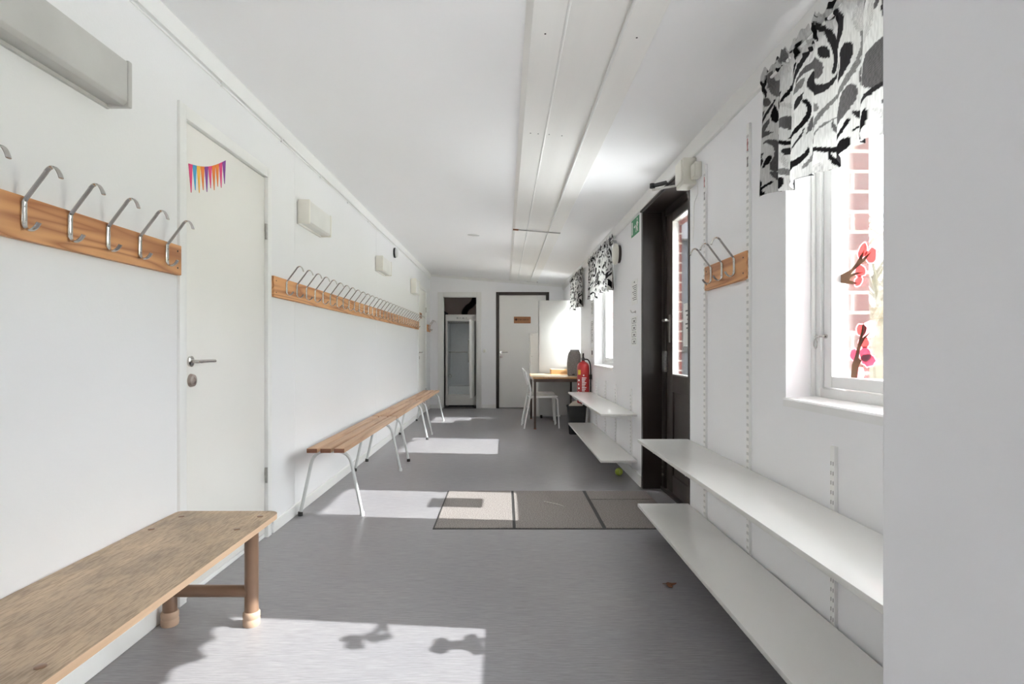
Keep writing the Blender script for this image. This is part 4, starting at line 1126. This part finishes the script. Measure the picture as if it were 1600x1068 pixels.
# white cabinets
r = thing('tall_cabinet', (.81, 9.25, 0), 'tall plain white cabinet behind the table against the right wall', 'cabinet')
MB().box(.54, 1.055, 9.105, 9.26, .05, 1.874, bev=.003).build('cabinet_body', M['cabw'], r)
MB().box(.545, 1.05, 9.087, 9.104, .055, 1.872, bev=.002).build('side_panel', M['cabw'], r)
b = MB()
for x in (.58, 1.04):
    for y in (9.12, 9.24): b.lathe([(0, 0), (.018, 0), (.015, .05), (0, .05)], (x, y, 0), 'z', 12)
b.build('feet', M['black'], r)
r = thing('low_cabinet', (.65, 9.5, 0), 'lower white cabinet half hidden behind the tall white cabinet', 'cabinet')
MB().box(.415, .90, 9.32, 9.72, 0, 1.36, bev=.003).build('cabinet_body', M['lamin'], r)
MB().box(.418, .897, 9.302, 9.319, .06, 1.355, bev=.002).build('cabinet_door', M['lamin'], r)
b = MB()
for z in (1.33, .98, .62): b.lathe([(0, 0), (.006, 0), (.005, -.004), (0, -.004)], (.438, 9.302, z), 'y', 10)
b.build('knob', M['steel'], r)

# waste bin
bx, by = .93, 7.43
r = thing('waste_bin', (bx, by, 0), 'black plastic waste bin under the table corner beside the far shelves', 'bin')
b = MB()
def rr(hw, hd, z, rad=.03): return round_poly([(bx-hw, by-hd, z), (bx+hw, by-hd, z), (bx+hw, by+hd, z), (bx-hw, by+hd, z)], rad, 4)
secs = [rr(.095, .07, 0), rr(.122, .088, .35), rr(.130, .095, .352), rr(.130, .095, .37), rr(.122, .088, .37), rr(.115, .082, .33), rr(.092, .066, .012)]
R_ = [[b.bm.verts.new(p) for p in s] for s in secs]
for A, B in zip(R_, R_[1:]):
    for k in range(len(A)): b.bm.faces.new((A[k], A[(k+1) % len(A)], B[(k+1) % len(A)], B[k]))
b.bm.faces.new(R_[0][::-1]); b.bm.faces.new(R_[-1])
b.build('bin_body', M['bin'], r)
o = thing('bin_bag', (bx, by, .30), 'crumpled off white bag puffed up inside the black waste bin', 'bag')
b = MB(); rng = random.Random(4); n = 28; G = []
for j in range(9):
    t = j/8; row = []
    for k in range(n):
        a = 2*math.pi*k/n
        rad = (1-t)**.7
        wob = 1+.10*math.sin(5*a+j*1.3)+.06*math.sin(9*a-j)
        row.append(b.bm.verts.new((bx-.012+.098*rad*wob*math.copysign(abs(math.cos(a))**.7, math.cos(a)), by+.068*rad*wob*math.copysign(abs(math.sin(a))**.7, math.sin(a)), .345+.085*t**.8+.010*math.sin(7*a+j*2)*(1-t)+rng.uniform(-.003, .003))))
    G.append(row)
for A, B in zip(G, G[1:]):
    for k in range(n): b.bm.faces.new((A[k], A[(k+1) % n], B[(k+1) % n], B[k]))
b.bm.faces.new(G[0][::-1]); b.bm.faces.new(G[-1])
b.build('bag_film', M['bag'], o, smooth=60)

# ------------------------------------------------------------------ paper blossoms on the near window
def flat(pxs, name, m, parent, X=1.2475, th=.0008):
    pts = [at_x(px, py, X) for px, py in pxs]
    MB().prism(round_poly(pts, .0015, 2), (-th, 0, 0)).build(name, m, parent, smooth=0)
def zp(x, y, ox=1260, oy=360, s=.2622): return (ox+x*s, oy+y*s)
def blob(cx, cy, rx, ry, rot=0, n=14, wob=.12, seed=0):
    rg = random.Random(seed); out = []
    for i in range(n):
        a = 2*math.pi*i/n; k = 1+rg.uniform(-wob, wob)
        u, v = rx*k*math.cos(a), ry*k*math.sin(a); c, s = math.cos(rot), math.sin(rot)
        out.append(zp(cx+u*c-v*s, cy+u*s+v*c))
    return out
r = thing('paper_blossom', at_x(1340, 430, 1.2475), 'upper cut paper blossom branch with coral petals stuck on the near window', 'window decoration', 'paper blossoms on the near window')
for i, (cx, cy, rx, ry, rot) in enumerate(((335, 122, 22, 48, .35), (388, 148, 30, 46, .2), (322, 240, 30, 34, .3), (310, 303, 20, 30, .5))):
    flat(blob(cx, cy, rx+7, ry+7, rot, seed=i), 'petal_edge', M['petalp'], r, 1.2490)
    flat(blob(cx, cy, rx, ry, rot, seed=i), 'petal', M['petal'], r, 1.2482)
flat([zp(*p) for p in ((198, 268), (232, 250), (268, 232), (300, 190), (322, 150), (345, 116), (338, 150), (332, 170), (386, 126), (350, 180), (310, 214), (280, 240), (262, 262), (300, 248), (340, 250), (300, 262), (268, 276), (256, 296), (306, 312), (292, 320), (250, 318), (206, 312))], 'twig', M['branch'], r, 1.2474)
r = thing('paper_blossom', at_x(1350, 550, 1.2475), 'lower cut paper blossom tree with pink and mauve petals stuck on the near window', 'window decoration', 'paper blossoms on the near window')
for i, (cx, cy, rx, ry, rot) in enumerate(((375, 590, 40, 46, 0), (326, 590, 26, 34, .2), (345, 668, 30, 30, 0), (350, 735, 34, 40, 0), (285, 740, 24, 34, 0), (372, 775, 40, 34, 0), (322, 850, 18, 34, 0))):
    pal = i in (0, 6)
    flat(blob(cx, cy, rx+7, ry+7, rot, seed=10+i), 'petal_edge', M['petalp'], r, 1.2490)
    if not pal: flat(blob(cx, cy, rx, ry, rot, seed=10+i), 'petal', M['petalm'] if i in (3, 4, 5) else M['petal'], r, 1.2482-.0001*i)
flat([zp(*p) for p in ((266, 885), (272, 800), (290, 750), (312, 660), (325, 610), (342, 545), (338, 610), (335, 640), (384, 602), (345, 650), (322, 700), (312, 760), (330, 775), (312, 810), (302, 885))], 'twig', M['branch'], r, 1.2474)

# ------------------------------------------------------------------ outdoors
structure(MB().box(1.40, 40, -25, 60, -.32, -.2).build('ground_lawn', M['grass'], smooth=0))
structure(MB().box(1.40, 7.5, -8, 18, -.2, -.17).build('ground_paving', M['pave'], smooth=0))  # made pale and widened to bounce light in onto the ceiling
def tree(x, y, h, seed, label):
    rg = random.Random(seed)
    r = thing('bare_tree', (x, y, -.2), label, 'tree', 'bare trees outside')
    b = MB()
    def grow(p, d, L, rad, lev):
        q = p+d*L*.5+Vector((rg.uniform(-.05, .05), rg.uniform(-.05, .05), 0))*L; e = p+d*L
        b.tube([p, q, e], [rad, rad*.85, rad*.65], seg=6 if lev < 2 else 4, cap=False)
        if lev >= 5: return
        for k in range(3 if lev < 4 else 2):
            nd = (d+Vector((rg.uniform(-.8, .8), rg.uniform(-.8, .8), rg.uniform(-.25, .55)))).normalized()
            grow(p+d*L*rg.uniform(.65, 1), nd, L*rg.uniform(.55, .8), rad*.58, lev+1)
    grow(Vector((x, y, -.25)), Vector((0, 0, 1)), h*.3, h*.022, 0)
    b.build('branches', M['bark'], r)
for i, (x, y, h, l) in enumerate(((9, 14.2, 7, 'bare tree outside seen through the near window, nearest one'), (12, 18.5, 9, 'taller bare tree farther off outside the near window'), (15.5, 23.5, 10, 'farthest bare tree outside the near window'))):
    tree(x, y, h, 11+i, l)
b = MB(); rng = random.Random(9)
for i in range(60):
    x, y = 13+i*.55, 32-i*.12+rng.uniform(-1, 1); s = rng.uniform(1.2, 2.2)
    bmesh.ops.create_icosphere(b.bm, subdivisions=2, radius=s, matrix=Matrix.Translation((x, y, s*.7-.2)))
for v in b.bm.verts: v.co += Vector((rng.uniform(-.2, .2), rng.uniform(-.2, .2), rng.uniform(-.2, .2)))
o = b.build('hedge', M['hedge'], smooth=0); tag(o, 'dull green hedge far outside behind the bare trees', 'hedge'); o['kind'] = 'stuff'
r = thing('neighbour_house', (7, 22, -.2), 'dark clad house outside seen through the entrance door glass', 'house')
MB().box(5.2, 9.5, 20, 27, -.2, 5.0).build('house_wall', M['yhouse'], r, smooth=0)
MB().prism([(4.8, 19.7, 4.9), (9.9, 19.7, 4.9), (7.35, 19.7, 6.6)], (0, 7.6, 0)).build('house_roof', M['roofm'], r, smooth=0)
for x in (5.7, 7.4): MB().box(x, x+1.1, 19.95, 20.02, 1.0, 2.4).build('house_window', M['black'], r, smooth=0)

# ------------------------------------------------------------------ light
d = Vector((-1, .097, -.785)).normalized()
L = bpy.data.lights.new('sun', 'SUN'); L.energy = 4.6; L.angle = math.radians(.55); L.color = (1, .985, .965)
s = link(bpy.data.objects.new('sun', L)); s.rotation_euler = d.to_track_quat('-Z', 'Y').to_euler(); s.location = (8, 2, 7)
w = bpy.data.worlds.new('sky'); SC.world = w; w.use_nodes = True
N, K = w.node_tree.nodes, w.node_tree.links
tc = N.new('ShaderNodeTexCoord'); sp = N.new('ShaderNodeSeparateXYZ'); K.new(tc.outputs['Generated'], sp.inputs[0])
rp = N.new('ShaderNodeValToRGB'); e = rp.color_ramp.elements
e[0].position = 0; e[0].color = (.39, .395, .40, 1); e[1].position = .75; e[1].color = (.95, .965, 1.0, 1)
m_ = e.new(.18); m_.color = (.49, .495, .50, 1); m_ = e.new(.42); m_.color = (.985, .985, .985, 1)
K.new(sp.outputs['Z'], rp.inputs['Fac'])
K.new(rp.outputs[0], N['Background'].inputs['Color']); N['Background'].inputs['Strength'].default_value = 8.5

# ------------------------------------------------------------------ camera
cam = bpy.data.cameras.new('camera'); cam.sensor_width = 36; cam.lens = F/1600*36
cam.shift_x = (800-PX)/1600; cam.shift_y = (PY-534)/1600; cam.clip_start = .02
co = link(bpy.data.objects.new('camera', cam)); co.location = (0, 0, CH); co.rotation_euler = (math.pi/2, 0, 0)
SC.camera = co
vs = SC.view_settings; vs.view_transform = 'Standard'; vs.look = 'None'; vs.gamma = 1; vs.use_curve_mapping = False
vs.exposure = 1.34
SC.cycles.max_bounces = 12; SC.cycles.diffuse_bounces = 8; SC.cycles.transparent_max_bounces = 16
SC.cycles.use_denoising = True
SC.cycles.sample_clamp_indirect = 6
